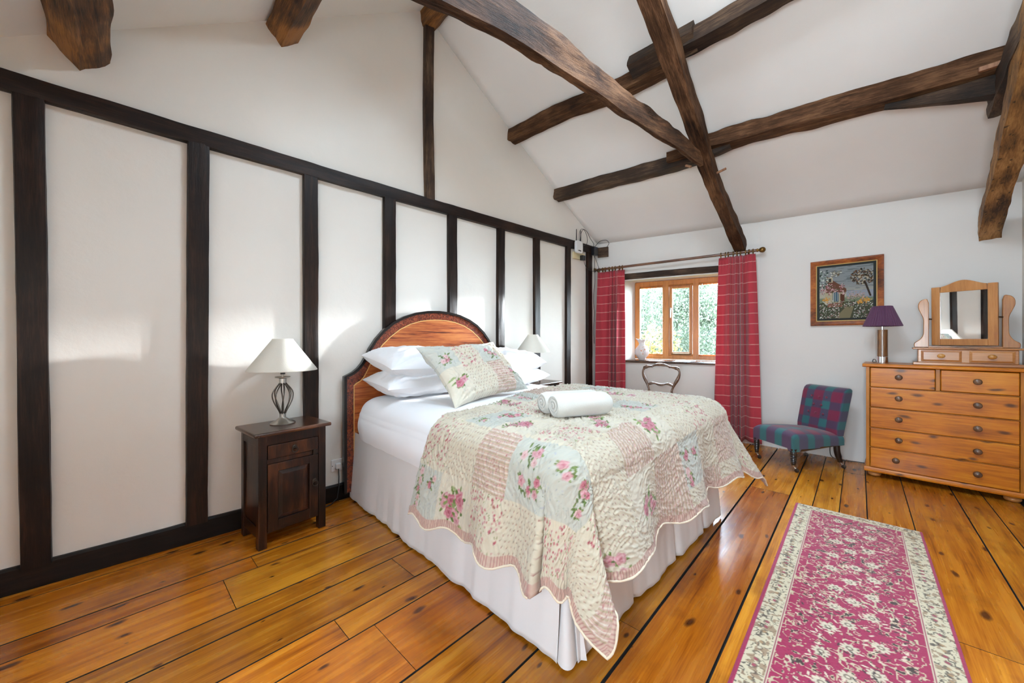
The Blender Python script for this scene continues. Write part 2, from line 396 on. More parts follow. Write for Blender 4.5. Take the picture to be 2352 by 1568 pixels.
def floor_mat():
    t = NT('varnished_floorboards'); at = t.n('Attribute', {'attribute_name': 'tint'}); tint = at.outputs['Fac']
    co = t.n('TexCoord').outputs['Object']
    off = t.n('CombineXYZ', i0=t.math('MULTIPLY', tint, 37.0), i1=t.math('MULTIPLY', tint, 91.0), i2=0.0)
    p = t.n('VectorMath', {'operation': 'ADD'}, i0=co, i1=off)
    g1 = t.n('Noise', Vector=t.n('Mapping', Vector=p, Scale=(13.0, .8, 1.0)), Scale=2.0, Detail=4.0, Distortion=.5)
    g2 = t.n('Noise', Vector=t.n('Mapping', Vector=p, Scale=(90.0, 2.5, 1.0)), Scale=2.0, Detail=4.0)
    bigt = t.n('Noise', Vector=t.n('Mapping', Vector=p, Scale=(2.5, .7, 1.0)), Scale=1.6, Detail=3.0)
    f = t.math('ADD', t.math('MULTIPLY', g1, .5), t.math('MULTIPLY', g2, .28)); f = t.math('ADD', f, t.math('MULTIPLY', bigt, .22))
    c = t.ramp(f, [(.34, '7a400c'), (.45, 'ac6815'), (.55, 'c27f1e'), (.68, 'd39731')])
    c = t.mix(t.math('MULTIPLY', t.math('FRACT', t.math('MULTIPLY', tint, 7.3)), .6), c, t.mix(1.0, c, 'dc9c64', 'MULTIPLY'))
    # knots, long along the board, each ringed
    nk = t.n('Noise', Vector=p, Scale=9.0, Detail=2.0)
    kp = t.n('Mapping', Vector=t.n('MixRGB', Fac=.035, i1=p, i2=nk.outputs['Color']), Scale=(1.0, .42, 1.0))
    vo = t.n('Voronoi', {'voronoi_dimensions': '2D'}, Vector=kp, Scale=7.0); rr = t.n('SeparateXYZ', Vector=vo.outputs['Color'])
    size = t.math('MULTIPLY_ADD', rr.outputs[0], .11, .025)
    k = t.math('DIVIDE', vo.outputs['Distance'], size)
    km = t.ramp(k, [(.35, 1.0), (.6, .75), (1.0, 0.0)]); km = t.math('MULTIPLY', km, t.math('GREATER_THAN', rr.outputs[1], .22))
    halo = t.ramp(k, [(.6, .4), (2.6, 0.0)])
    c = t.mix(t.math('MULTIPLY', halo, t.math('GREATER_THAN', rr.outputs[1], .22)), c, '8a4714')
    c = t.mix(t.math('MULTIPLY', km, .9), c, '351405')
    vv = t.math('MULTIPLY_ADD', t.math('FRACT', t.math('MULTIPLY', tint, 13.7)), .42, .70); cb = t.n('CombineXYZ', i0=vv, i1=vv, i2=vv); c = t.mix(1.0, c, cb.outputs[0], 'MULTIPLY')
    dirt = t.n('Noise', Vector=p, Scale=2.3, Detail=5.0, Roughness=.7)
    c = t.mix(t.ramp(dirt, [(.5, 0.0), (.72, .6)]), c, '5a2a0c')
    t.bump(t.math('ADD', g2, t.math('MULTIPLY', g1, .8)), .12, .002)
    return t.done(c, t.ramp(g1, [(.3, .2), (.7, .32)]), Coat_Weight=.08, Coat_Roughness=.15, Specular_IOR_Level=.38)
M_floor = floor_mat()
M_under = simple('dark_subfloor', '140b06', .9)

# ------------------------------------------------------------------ room shell
XL, XR, YF, YB = -2.8, .68, -1.1, 4.79
RY, RH = 1.68, 3.957
def ye(x): return 4.33 + (x + 2.8) * .46 / 1.77 if x < -1.03 else 4.79
def he(x): return 2.435 + .005 * (x + 2.8) / 1.77 if x < -1.03 else 2.44 - .08 * (x + 1.03) / 1.73
def ceil_z(x, y):
    if y >= RY:
        s = (y - RY) / (ye(x) - RY); return RH - (RH - he(x)) * (s + .1 * s * (1 - s))
    return RH - .67 * (RY - y)
# ceiling: two plastered slopes, with thickness
xs = np.linspace(XL - .02, XR + .02, 36)
P = []
for x in xs:
    row = [(x, RY, RH)]
    for s in np.linspace(0, 1.012, 20)[1:]:
        y = RY + (ye(x) - RY) * s; row.append((x, y, ceil_z(x, y)))
    P.append(row)
P = np.array(P); cl = gridmesh('ceiling', P, M_ceil); tag(cl, kind='structure')
bm = bmesh.new(); bm.from_mesh(cl.data)
cut = [f for f in bm.faces if FRX[0] < f.calc_center_median().x < FRX[1] and FRY[0] < f.calc_center_median().y < FRY[1]]
bmesh.ops.delete(bm, geom=cut, context='FACES'); bm.to_mesh(cl.data); bm.free()
sm = cl.modifiers.new('thick', 'SOLIDIFY'); sm.thickness = .18; sm.offset = 1
g = G()
def slope_slab(x0, x1, y0, y1):
    z = lambda y: RH - .67 * (RY - y)
    g.add([(x, y, z(y) + t) for x in (x0, x1) for y in (y0, y1) for t in (0, .14)], [(0, 1, 3, 2), (4, 6, 7, 5), (0, 4, 5, 1), (2, 3, 7, 6), (0, 2, 6, 4), (1, 5, 7, 3)])
slope_slab(XL - .02, RL[0][0], YF - .02, RY); slope_slab(RL[0][1], RL[1][0], *RLY); slope_slab(RL[1][1], XR + .02, YF - .02, RY)
slope_slab(RL[0][0], RL[1][1], YF - .02, RLY[0]); slope_slab(RL[0][0], RL[1][1], RLY[1], RY)
tag(g.build('ceiling', M_ceil), kind='structure')
for i, (a_, b_) in enumerate(RL):
    g = G(); slx = [(a_, a_ + .05, *RLY), (b_ - .05, b_, *RLY), (a_, b_, RLY[0], RLY[0] + .05), (a_, b_, RLY[1] - .05, RLY[1])]
    for q in slx:
        z = lambda y: RH - .67 * (RY - y)
        g.add([(x, y, z(y) + t) for x in q[:2] for y in q[2:] for t in (.05, .13)], [(0, 1, 3, 2), (4, 6, 7, 5), (0, 4, 5, 1), (2, 3, 7, 6), (0, 2, 6, 4), (1, 5, 7, 3)])
    tag(g.build('window_%d' % (i + 2), M_winwood), kind='structure')  # frames of the added near-slope roof lights
# floor of loose planks
BA = rad(2.8); floor_root_rot = BA
us = [-3.15, -2.905, -2.705, -2.362, -2.226, -1.945, -1.80, -1.578, -1.433, -1.125, -.874, -.63, -.373, -.237, -.098, .039, .249, .515, .665, .83]
gw = [.0055] * 8 + [.0055, .007, .007, .010, .008, .004, .004, .005, .004, .006, .004, .004]
ends = {3: [.50], 2: [1.4], 4: [.36, 2.1], 7: [.62], 8: [.72, 2.6], 5: [1.6], 1: [1.1], 9: [2.2], 11: [3.42], 12: [4.2], 10: [1.42], 13: [.4], 14: [4.35], 15: [3.1], 16: [2.2], 6: [1.0], 17: [1.9]}
me_v, me_f, tints, mats = [], [], [], []
rnd = random.Random(4)
for i in range(len(us) - 1):
    a, b = us[i] + gw[i] / 2, us[i + 1] - gw[i + 1] / 2
    cuts = [-1.4] + ends.get(i, []) + [5.1]
    for j in range(len(cuts) - 1):
        v0, v1 = cuts[j] + .001, cuts[j + 1] - .001; k = len(me_v); t = rnd.random(); h = rnd.uniform(-.0012, 0)
        e = .0008
        me_v += [(a, v0, h - .02), (b, v0, h - .02), (b, v1, h - .02), (a, v1, h - .02), (a, v0, h - e), (b, v0, h - e), (b, v1, h - e), (a, v1, h - e),
                 (a + e, v0 + e * .4, h), (b - e, v0 + e * .4, h), (b - e, v1 - e * .4, h), (a + e, v1 - e * .4, h)]
        fs = [(8, 9, 10, 11)] + [(m, (m + 1) % 4, (m + 1) % 4 + 4, m + 4) for m in range(4)] + [(m + 4, (m + 1) % 4 + 4, (m + 1) % 4 + 8, m + 8) for m in range(4)]
        me_f += [tuple(q + k for q in f) for f in fs]; mats += [0] + [1] * 4 + [1] * 4; tints += [t] * 12
me = bpy.data.meshes.new('floor'); me.from_pydata(me_v, [], me_f)
at = me.attributes.new('tint', 'FLOAT', 'POINT'); at.data.foreach_set('value', np.array(tints, np.float32))
fl = link('floor', me, M_floor); me.materials.append(M_under); me.polygons.foreach_set('material_index', np.array(mats, np.int32)); tag(fl, kind='structure'); fl.rotation_euler = (0, 0, BA)
# (local x is the across-board direction, local y runs with the boards)
tag(G().box(XL - .2, XR + .2, YF - .2, YB + .3, -.12, -.015).build('floor_subfloor', M_under), kind='structure')

# left wall (gable) with thickness
tag(G().prism([(YF - .2, -.1), (YB + .3, -.1), (YB + .3, 2.3), (RY, 4.2), (YF - .2, 2.3)], XL - .2, XL, axis='x').build('wall_left', M_wall), kind='structure')
tag(G().prism([(YF - .2, -.1), (YB + .3, -.1), (YB + .3, 2.6), (RY, 4.2), (YF - .2, 2.3)], XR, XR + .2, axis='x').build('wall_right', M_wall), kind='structure')
# front wall behind the camera
g = G()
for q in ((XL - .1, FW2[0], -.1, 2.25), (FW2[1], FWX[0], -.1, 2.25), (*FW2, -.1, FZ2[0]), (*FW2, FZ2[1], 2.25), (FWX[1], XR + .1, -.1, 2.25), (*FWX, -.1, FWZ[0]), (*FWX, FWZ[1], 2.25)): g.box(q[0], q[1], YF - .2, YF, q[2], q[3])
tag(g.build('wall_front', M_wall), kind='structure')
g = G(); xm = sum(FWX) / 2
for q in ((FWX[0], FWX[0] + .05, *FWZ), (FWX[1] - .05, FWX[1], *FWZ), (xm - .03, xm + .03, *FWZ), (*FWX, FWZ[0], FWZ[0] + .05), (*FWX, FWZ[1] - .05, FWZ[1])): g.box(q[0], q[1], YF - .16, YF - .1, q[2], q[3])
tag(g.build('window_4', M_winwood), kind='structure')  # frame of the added window behind the camera
# back wall: bends beside the window; the opening is splayed
U0, U1, Z0, Z1 = .361, 1.60, .885, 1.914      # on the room face
u0, u1, z0, z1 = .44, 1.575, .895, 1.915      # at the frame
D = .22; T = .36
def ring(g, r0, o0, r1, o1):
    (a0, a1, b0, b1), (c0, c1, d0, d1) = r0, r1
    A = [W1(a0, o0, b0), W1(a1, o0, b0), W1(a1, o0, b1), W1(a0, o0, b1)]; B = [W1(c0, o1, d0), W1(c1, o1, d0), W1(c1, o1, d1), W1(c0, o1, d1)]
    g.add(A + B, [(i, (i + 1) % 4, (i + 1) % 4 + 4, i + 4) for i in range(4)])
g = G(); OUT = (-.15, WL, -.1, 2.6)
ring(g, OUT, 0, (U0, U1, Z0, Z1), 0); ring(g, (U0, U1, Z0, Z1), 0, (u0, u1, z0, z1), D); ring(g, (u0, u1, z0, z1), D, (u0, u1, z0, z1), T); ring(g, (u0, u1, z0, z1), T, (-.3, WL, -.1, 2.6), T); 
ring(g, (-.3, WL, -.1, 2.6), T, OUT, 0)
g.box(-1.03, XR + .2, YB, YB + .3, -.1, 2.6)
tag(g.build('wall_back', M_back), kind='structure')

# skirting on the left wall, with a thin floor-side cut at the bed
def noisy_bar(name, y0, y1, x0, x1, z0, z1, mat, seed):
    n = int((y1 - y0) / .04); V = []
    for i in range(n + 1):
        y = y0 + (y1 - y0) * i / n; d = mnoise.noise(Vector((y * 3, seed, 0))) * .006 + mnoise.noise(Vector((y * 11, seed, 3))) * .002
        V.append([(x0, y, z0), (x1, y, z0), (x1, y, z1 - .01 + d), (x1 - .008, y, z1 + d), (x0, y, z1 + d)])
    g = G(); R = 5; vs = [p for r in V for p in r]; fs = [(i * R + k, i * R + (k + 1) % R, (i + 1) * R + (k + 1) % R, (i + 1) * R + k) for i in range(n) for k in range(R)]
    fs += [tuple(range(R)), tuple(range(n * R, n * R + R))]; g.add(vs, fs); return g.build(name, mat, smooth=30)
tag(noisy_bar('baseboard_left', YF, 4.33, XL - .01, XL + .024, 0, .115, M_base, 3), kind='structure')

# ------------------------------------------------------------------ wall timbers
where = ['standing at far left of the wall, the widest of all', 'between the widest post and the bedside lamp', 'directly behind the near bedside lamp', 'rising behind the left shoulder of the headboard',
         'rising behind the right side of the arched headboard', 'just beyond the headboard towards the far lamp', 'directly behind the far bedside lamp', 'between the far lamp and the corner post', 'in the corner beside the left curtain']
posts = [(-.442, -.338), (.147, .243), (.742, .832), (1.303, 1.40), (1.911, 2.0), (2.497, 2.588), (3.045, 3.132), (3.615, 3.695), (4.06, 4.16)]
for i, (a, b) in enumerate(posts):
    lean = .011 if i == 0 else .004 * (-1) ** i
    top = 2.285; yc = (a + b) / 2; wd = b - a - (.012 if i == 0 else 0)
    o = beam('timber_post', [(XL + .012, yc + lean, .10), (XL + .012, yc, 1.2), (XL + .012, yc - lean, top)], wd, .048, M_black, seed=20 + i, rough=.003, chamfer=.1, up=(1, 0, 0), step=.06)
    tag(o, 'dark timber wall post ' + where[i], 'post', 'dark posts of the timbered wall', 'thing')
rl = beam('timber_rail', [(XL + .013, YF, 2.314), (XL + .013, 0, 2.312), (XL + .013, 1.2, 2.309), (XL + .013, 3, 2.322), (XL + .013, 4.30, 2.335)], .095, .052, M_black, seed=5, rough=.004, chamfer=.1, up=(1, 0, 0), step=.05)
tag(rl, 'long dark horizontal timber rail running across the left wall above the posts', 'beam', None, 'thing')
kp = beam('timber_post', [(XL + .014, 1.718, 2.35), (XL + .014, 1.705, 3.1), (XL + .014, 1.712, 3.84)], .085, .05, M_oakdk, seed=41, rough=.003, chamfer=.1, up=(1, 0, 0), step=.05)
tag(kp, 'slim dark king post rising from the rail to the gable peak', 'post', None, 'thing')

# ------------------------------------------------------------------ roof timbers
def rb(name, label, *a, cat='beam', **k):
    o = beam(name, *a, **k); tag(o, label, cat, None, 'thing'); return o
rb('ridge_beam', 'ridge beam at the ceiling peak above the king post', [(XL - .02, 1.71, 3.90), (-1.3, 1.70, 3.90), (XR, 1.70, 3.90)], .13, .15, M_oakor, seed=3, roll=rad(10))
rb('roof_purlin', 'short chunky purlin end at the top left edge, nearest the camera', [(XL - .02, -.245, 2.575), (-2.2, -.22, 2.60), (-1.0, -.22, 2.62), (XR, -.22, 2.62)], .145, .16, M_oakor, seed=8, roll=rad(38), rough=.014)
rb('roof_purlin', 'purlin end on the left ceiling slope between the chunky one and the king post', [(XL - .02, .622, 3.155), (-2.0, .65, 3.17), (-.8, .65, 3.18), (XR, .66, 3.18)], .13, .14, M_oakor, seed=9, roll=rad(38), rough=.010)
rb('roof_purlin', 'upper purlin on the far ceiling slope, left of the rafter', [(XL - .02, 2.715, 3.278), (-2.2, 2.76, 3.275), (-1.57, 2.845, 3.262), (-1.12, 2.87, 3.27)], .115, .125, M_oak, seed=11, roll=rad(-8), rough=.012)
rb('roof_purlin', 'upper purlin running out of the top of the picture, right of the rafter', [(-1.2, 2.80, 3.315), (-.74, 2.81, 3.312), (-.1, 2.80, 3.32), (XR, 2.80, 3.31)], .12, .13, M_oakdk, seed=12, roll=rad(-8), rough=.012)
rb('roof_purlin', 'lower purlin on the far ceiling slope, left of the rafter', [(XL - .02, 3.455, 2.86), (-2.2, 3.55, 2.865), (-1.5, 3.66, 2.86), (-1.2, 3.69, 2.86)], .11, .12, M_oakdk, seed=13, roll=rad(-8), rough=.010)
rb('roof_purlin', 'long lower purlin on the far slope, right of the rafter above the picture', [(-1.26, 3.60, 2.915), (-.8, 3.64, 2.90), (-.2, 3.68, 2.87), (.47, 3.73, 2.83), (XR, 3.735, 2.82)], .135, .145, M_oak, seed=14, roll=rad(-8), rough=.016)
rb('principal_rafter', 'long crooked rafter rising from the right curtain to the ceiling peak', [(-1.225, 4.88, 2.145), (-1.20, 4.70, 2.205), (-1.19, 4.07, 2.48), (-1.171, 3.55, 2.735), (-1.15, 3.26, 2.90), (-1.133, 2.90, 3.085), (-1.108, 2.573, 3.245), (-1.09, 2.2, 3.43), (-1.05, 1.74, 3.74)], .115, .15, M_oak, seed=15, rough=.012, wscale=(.9, 1.08))
rb('principal_rafter', 'matching rafter on the near slope above the camera', [(-1.05, 1.62, 3.72), (-1.1, .7, 3.05), (-1.1, -1.0, 1.95)], .12, .15, M_oak, seed=16)
rb('collar_beam', 'big bowed tie beam crossing overhead and meeting the crooked rafter', [(-1.13, -.35, 2.05), (-1.135, .5, 2.37), (-1.145, .932, 2.482), (-1.151, 1.091, 2.512), (-1.159, 1.34, 2.548), (-1.165, 1.67, 2.578), (-1.17, 2.153, 2.618), (-1.17, 2.827, 2.680), (-1.175, 3.44, 2.722)], .058, .185, M_oak, seed=17, rough=.012, wscale=(1.15, .62))
rb('principal_rafter', 'pitted pale rafter foot at the right edge above the dressing mirror', [(.53, 4.88, 1.985), (.518, 4.70, 2.055), (.508, 4.1, 2.265), (.50, 3.55, 2.46), (.49, 2.9, 2.78), (.48, 1.74, 3.60)], .115, .145, M_pitted, seed=18, rough=.012)
rb('collar_beam', 'weathered beam end with pegs at the top right corner', [(.47, 3.90, 2.665), (.475, 3.65, 2.70), (.48, 3.3, 2.72), (.49, 2.4, 2.70), (.49, 0, 2.40), (.49, -.4, 2.2)], .10, .16, M_oakdk, seed=19, rough=.012)
# cleats that carry the purlins at the trusses
rb('timber_cleat', 'square timber block on the upper purlin crossed by the rafter', [(-1.47, 2.775, 3.325), (-1.22, 2.785, 3.325), (-.99, 2.795, 3.325)], .16, .13, M_oakdk, seed=31, rough=.008, roll=rad(-25), cat='block')
rb('timber_cleat', 'small curved timber block under the lower purlin just right of the rafter', [(-1.25, 3.62, 2.84), (-1.12, 3.63, 2.84), (-1.0, 3.64, 2.862)], .10, .07, M_oakdk, seed=32, rough=.006, cat='block')
rb('timber_cleat', 'small timber block behind the tie beam on the left lower purlin', [(-1.53, 3.60, 2.905), (-1.4, 3.60, 2.90), (-1.25, 3.60, 2.895)], .09, .09, M_oak, seed=33, rough=.006, cat='block')
rb('timber_corbel', 'long dark tapering timber bracket under the purlin at right', [(-.05, 3.66, 2.765), (.1, 3.68, 2.74), (.3, 3.71, 2.715), (.47, 3.73, 2.70)], .10, .115, M_oakdk, seed=34, rough=.008, wscale=(.25, 1.15), cat='bracket')
for j, (p, d) in enumerate([((-1.14, 3.70, 2.665), (.09, -.02, .01)), ((-1.335, 3.52, 2.745), (.05, -.01, -.03))]):
    g = G(); g.tube([(0, 0, 0), d], .011, 8); o = g.build('wooden_peg', M_peg, loc=p); tag(o, ['wooden peg sticking out of the rafter joint', 'wooden peg tip below the tie beam end'][j], 'peg', None, 'thing')
for j, (y, z) in enumerate([(3.62, 2.79), (3.74, 2.70)]):
    g = G(); g.box(-.06, .03, -.014, .014, -.014, .014); o = g.build('wooden_peg', M_peg, loc=(.415, y, z), bevel=.003); tag(o, ['upper square peg in the beam end at top right', 'lower square peg in the beam end at top right'][j], 'peg', None, 'thing')

# ------------------------------------------------------------------ window
def wbox(g, a0, a1, o0, o1, b0, b1):
    vs = [W1(u, o, z) for u in (a0, a1) for o in (o0, o1) for z in (b0, b1)]
    g.add(vs, [(0, 1, 3, 2), (4, 6, 7, 5), (0, 4, 5, 1), (2, 3, 7, 6), (0, 2, 6, 4), (1, 5, 7, 3)])
g = G(); fo, fi = .22, .29
for a in ((.445, .51), (.79, .864), (1.142, 1.212), (1.502, 1.57)): wbox(g, a[0], a[1], fo, fi, .90, 1.91)
wbox(g, .446, 1.569, fo + .002, fi - .002, .8985, .948); wbox(g, .446, 1.569, fo + .002, fi - .002, 1.85, 1.9115)
# scooped heads and chamfer stops to every light
for a0, a1 in ((.51, .79), (.864, 1.142), (1.212, 1.502)):
    for zz, sg in ((1.85, -1), (.948, 1)):
        pts = [(a0, zz), (a0, zz + sg * .022), (a0 + .03, zz + sg * .02), (a0 + .045, zz + sg * .006), (a1 - .045, zz + sg * .006), (a1 - .03, zz + sg * .02), (a1, zz + sg * .022), (a1, zz)]
        k = len(pts); vs = [W1(p[0], fo + .012, p[1]) for p in pts] + [W1(p[0], fi, p[1]) for p in pts]
        g.add(vs, [tuple(range(k)), tuple(range(2 * k - 1, k - 1, -1))] + [(i, i + k, (i + 1) % k + k, (i + 1) % k) for i in range(k)])
win = g.build('window_1', M_winwood, bevel=.005); tag(win, kind='structure')
g = G()
for q in ((.868, .906, .96, 1.84), (1.10, 1.138, .96, 1.84)): wbox(g, q[0], q[1], fo + .018, fi + .005, q[2], q[3])
wbox(g, .869, 1.137, fo + .02, fi + .003, .961, .995); wbox(g, .869, 1.137, fo + .02, fi + .003, 1.805, 1.8405)
cas = g.build('window_casement', M_winwood, win, bevel=.004)
g = G()
for a0, a1 in ((.505, .795), (.90, 1.105), (1.205, 1.508)): wbox(g, a0, a1, .262, .266, .94, 1.855)
g.build('window_pane', M_glass, win)
g = G(); hp = [W1(.887, fo - .004 + a, b) for a, b in ((.02, 1.545), (-.012, 1.545), (-.022, 1.53), (-.024, 1.47), (-.02, 1.43))]
g.tube(hp, [.008, .009, .010, .008, .006], 8); wbox(g, .878, .896, fo + .008, fo + .02, 1.50, 1.56)
g.build('window_handle', M_steel, cas, smooth=40)
g = G(); g.tube([W1(.90, fo - .0, .975), W1(1.02, fo - .006, .972), W1(1.12, fo, .975)], .006, 8); g.build('window_stay', M_brass, cas, smooth=40)
ln = beam('window_lintel', [W1(.30, .07, 1.966), W1(.9, .07, 1.969), W1(1.66, .07, 1.964)], .165, .080, M_oakdk, seed=51, rough=.003, chamfer=.08)
tag(ln, 'dark oak lintel beam over the garden window', 'lintel', None, 'thing')
g = G(); pr = [(-.03, .858), (-.036, .872), (-.03, .888), (.23, .896), (.23, .866)]
vs = [W1(.352, o, z) for o, z in pr] + [W1(1.62, o, z) for o, z in pr]
k = len(pr); g.add(vs, [tuple(range(k)), tuple(range(2 * k - 1, k - 1, -1))] + [(i, i + k, (i + 1) % k + k, (i + 1) % k) for i in range(k)])
sl = g.build('window_sill', M_sill, bevel=.004); tag(sl, 'dark polished window sill under the garden window', 'sill', None, 'thing')

# jug on the sill
jb = thing('water_jug', 'white spiral-moulded jug with orange flowers on the window sill', 'jug', W1(.565, .075, .893), WANG)
prof = [(.030, 0), (.034, .004), (.036, .012), (.050, .035), (.066, .07), (.071, .10), (.066, .135), (.050, .165), (.034, .19), (.029, .205), (.031, .225), (.040, .25), (.047, .262)]
nseg = 48; V = []
for j, (r, z) in enumerate(prof):
    for i in range(nseg):
        a = 2 * math.pi * i / nseg; rr = r * (1 + .035 * math.sin(a * 9 + z * 28) * (1 if .03 < z < .17 else .2))
        sp = max(0, math.cos(a - math.pi)) ** 6 * max(0, (z - .2) / .06) * .028
        wv = .006 * math.sin(a * 6) * max(0, (z - .21) / .05)
        rr *= 1.0 + .18 * math.exp(-((z - .10) / .09) ** 2); V.append(((rr + sp) * math.cos(a), (rr + sp) * math.sin(a) * .98, z + sp * .35 + wv))
g = G(); g.add(V, [(j * nseg + i, j * nseg + (i + 1) % nseg, (j + 1) * nseg + (i + 1) % nseg, (j + 1) * nseg + i) for j in range(len(prof) - 1) for i in range(nseg)] + [tuple(range(nseg - 1, -1, -1))])
t = NT('jug_porcelain'); co = t.n('TexCoord').outputs['Object']; s = t.n('SeparateXYZ', Vector=co); vo = t.n('Voronoi', Vector=co, Scale=60.0)
mk = t.math('MULTIPLY', t.math('LESS_THAN', vo.outputs['Distance'], .42), t.math('LESS_THAN', t.math('ADD', t.math('POWER', t.math('DIVIDE', t.math('SUBTRACT', s.outputs[0], .03), .028), 2.0), t.math('POWER', t.math('DIVIDE', t.math('SUBTRACT', s.outputs[2], .12), .05), 2.0)), 1.0))
M_jug = t.done(t.mix(mk, 'eae6e4', t.mix(vo.outputs['Color'], 'c8693a', 'dfae86')), .12, Coat_Weight=.6)
o = g.build('jug_body', M_jug, jb, smooth=180); so = o.modifiers.new('s', 'SOLIDIFY'); so.thickness = .003; so.offset = -1
g = G(); g.tube([(.045, 0, .235), (.07, 0, .262), (.098, 0, .25), (.108, 0, .20), (.098, 0, .15), (.075, 0, .12), (.064, 0, .115)], [.006, .006, .0065, .006, .006, .0065, .007], 8); g.build('jug_handle', M_porc, jb, smooth=180)
# folded paper things on sill
g = G(); vs0 = (W1(1.08, .03, .890)); g.box(-.11, .11, -.03, .03, 0, .008); o = g.build('paper_leaflet', simple('white_paper', 'ececf0', .6), loc=vs0, bevel=.001); o.rotation_euler = (0, 0, WANG); tag(o, 'white folded leaflet lying flat on the window sill', 'leaflet')

# ------------------------------------------------------------------ curtain pole, rings, curtains
def on_pole(u): return W1(u, -.10, 2.072 + .041 * u / 1.8)
pl = thing('curtain_pole', 'brown wooden curtain pole with ball finials over the garden window', 'curtain pole', (0, 0, 0))
g = G(); g.tube([on_pole(.03), on_pole(.9), on_pole(1.80)], .0145, 14); pr_ = g.build('pole_rod', M_pole, pl, smooth=60)
for u, sg in ((.02, -1), (1.80, 1)):
    g = G(); mxx = Matrix.Translation(on_pole(u)) @ Matrix.Rotation(WANG, 4, 'Z') @ Matrix.Rotation(sg * math.pi / 2, 4, 'Y')
    prof = [(.013, -.01), (.018, 0), (.018, .008), (.012, .012), (.012, .018), (.021, .022), (.028, .036), (.030, .048), (.026, .064), (.014, .074), (.004, .077)]
    if sg < 0: prof = [(r, z * .45) for r, z in prof]
    g.lathe(prof, 20, mxx); g.build('finial', M_brass, pl, smooth=50)
for u in (.012, 1.70):
    g = G(); g.tube([on_pole(u + .02) - Vector((0, 0, .012)), W1(u + .02, -.045, on_pole(u).z - .03), W1(u + .02, .0, on_pole(u).z - .03)], .007, 8); g.build('bracket', M_brass, pl, smooth=50)

def curtain(label, ua, ub, la, lb, ztop, zbot, folds, seed, n_rings, offs=-.10):
    root = thing('curtain', label, 'curtain', (0, 0, 0), 0, 'red checked curtains')
    na, nz = 46, 240; rnd = np.random.RandomState(seed)
    s = np.linspace(0, 1, nz)[None, :]; v = np.linspace(0, 1, na)[:, None]
    ph = 2 * np.pi * (folds * s + .55 * np.sin(2 * np.pi * s * 1.3 + seed) + .10 * np.sin(v * 3 + seed * 2) * np.sin(2 * np.pi * s * 2.1))
    amp = .017 + .036 * sstep(0, .4, v)
    wide = v ** .8
    uu = (ua + (ub - ua) * s) * (1 - wide) + (la + (lb - la) * s) * wide
    
    oo = offs + amp * np.sin(ph) + .006 * np.sin(ph * 2.3 + v * 4)
    hd = np.exp(-((v - .03) / .02) ** 2); oo = oo + hd * .008 * np.sin(2 * np.pi * s * folds * 3)
    z = ztop(s) + (zbot - ztop(s)) * v + .006 * np.sin(ph) * (v > .97)
    P = np.zeros((na, nz, 3)); P[..., 0] = -2.8 + WD.x * uu + WN.x * oo; P[..., 1] = 4.33 + WD.y * uu + WN.y * oo; P[..., 2] = z
    dsx = np.sqrt(np.diff(P[-1, :, 0]) ** 2 + np.diff(P[-1, :, 1]) ** 2); U = np.concatenate([[0], np.cumsum(dsx)])
    uv = np.zeros((na, nz, 2)); uv[..., 0] = U[None, :] + .05 * seed; uv[..., 1] = -(z - ztop(s)) + .03 + 0 * s
    o = gridmesh('curtain_panel', P, M_plaid, root, uv=uv); so = o.modifiers.new('s', 'SOLIDIFY'); so.thickness = .003
    for i in range(n_rings):
        u = ua + (ub - ua) * (i + .5) / n_rings + .006 * math.sin(i * 2.3); p = on_pole(u)
        g = G(); ax = Matrix.Translation(p - Vector((0, 0, .008))) @ Matrix.Rotation(WANG + .25 * math.sin(i * 3.1), 4, 'Z')
        g.tube([ax @ Vector((0, .026 * math.cos(a), .026 * math.sin(a))) for a in [2 * math.pi * k / 18 for k in range(18)]], .0055, 8, closed=True)
        g.tube([ax @ Vector((0, 0, -.0235)), ax @ Vector((0, 0, -.037))], .003, 6)
        g.build('curtain_ring', M_brass, root, smooth=180)
    return root
curtain('red checked curtain hanging in the corner left of the garden window', .035, .385, -.005, .385, lambda s: 2.036 + .010 * s, .05, 4.2, 1, 8)
curtain('red checked curtain hanging right of the garden window, flaring at its foot', 1.44, 1.785, 1.385, 1.84, lambda s: 2.068 + .010 * s, .045, 4.0, 2, 9)

# ------------------------------------------------------------------ bed
bed = thing('double_bed', 'double bed with arched inlaid mahogany headboard and white valance', 'bed', (0, 0, 0))
BX0, BX1, BY0, BY1 = -2.70, -.80, 1.06, 2.64
hc = 1.785; hw = .79
def arch(off=0.0):
    """outline of the headboard in (y,z), from left foot over the arch to right foot"""
    half = [(hw, .05), (hw, .887), (.762, .897), (.728, .914), (.695, .94), (.665, .975), (.638, 1.02), (.606, 1.085), (.56, 1.155), (.50, 1.222), (.42, 1.285), (.33, 1.332), (.22, 1.369), (.11, 1.388), (0, 1.394)]
    pts = [Vector((-a, z)) for a, z in half] + [Vector((a, z)) for a, z in reversed(half[:-1])]
    if not off: return [(hc + p.x, p.y) for p in pts]
    out = []
    for i, p in enumerate(pts):
        a = pts[max(0, i - 1)]; b = pts[min(len(pts) - 1, i + 1)]; d = (b - a).normalized()
        n1 = Vector((d.y, -d.x)); out.append((hc + p.x + n1.x * off, (p.y + n1.y * off) if 0 < i < len(pts) - 1 else p.y))
    return out
hbx = -2.742
g = G(); g.prism(arch(), hbx - .022, hbx, axis='x'); hb = g.build('headboard', M_hbband, bed)
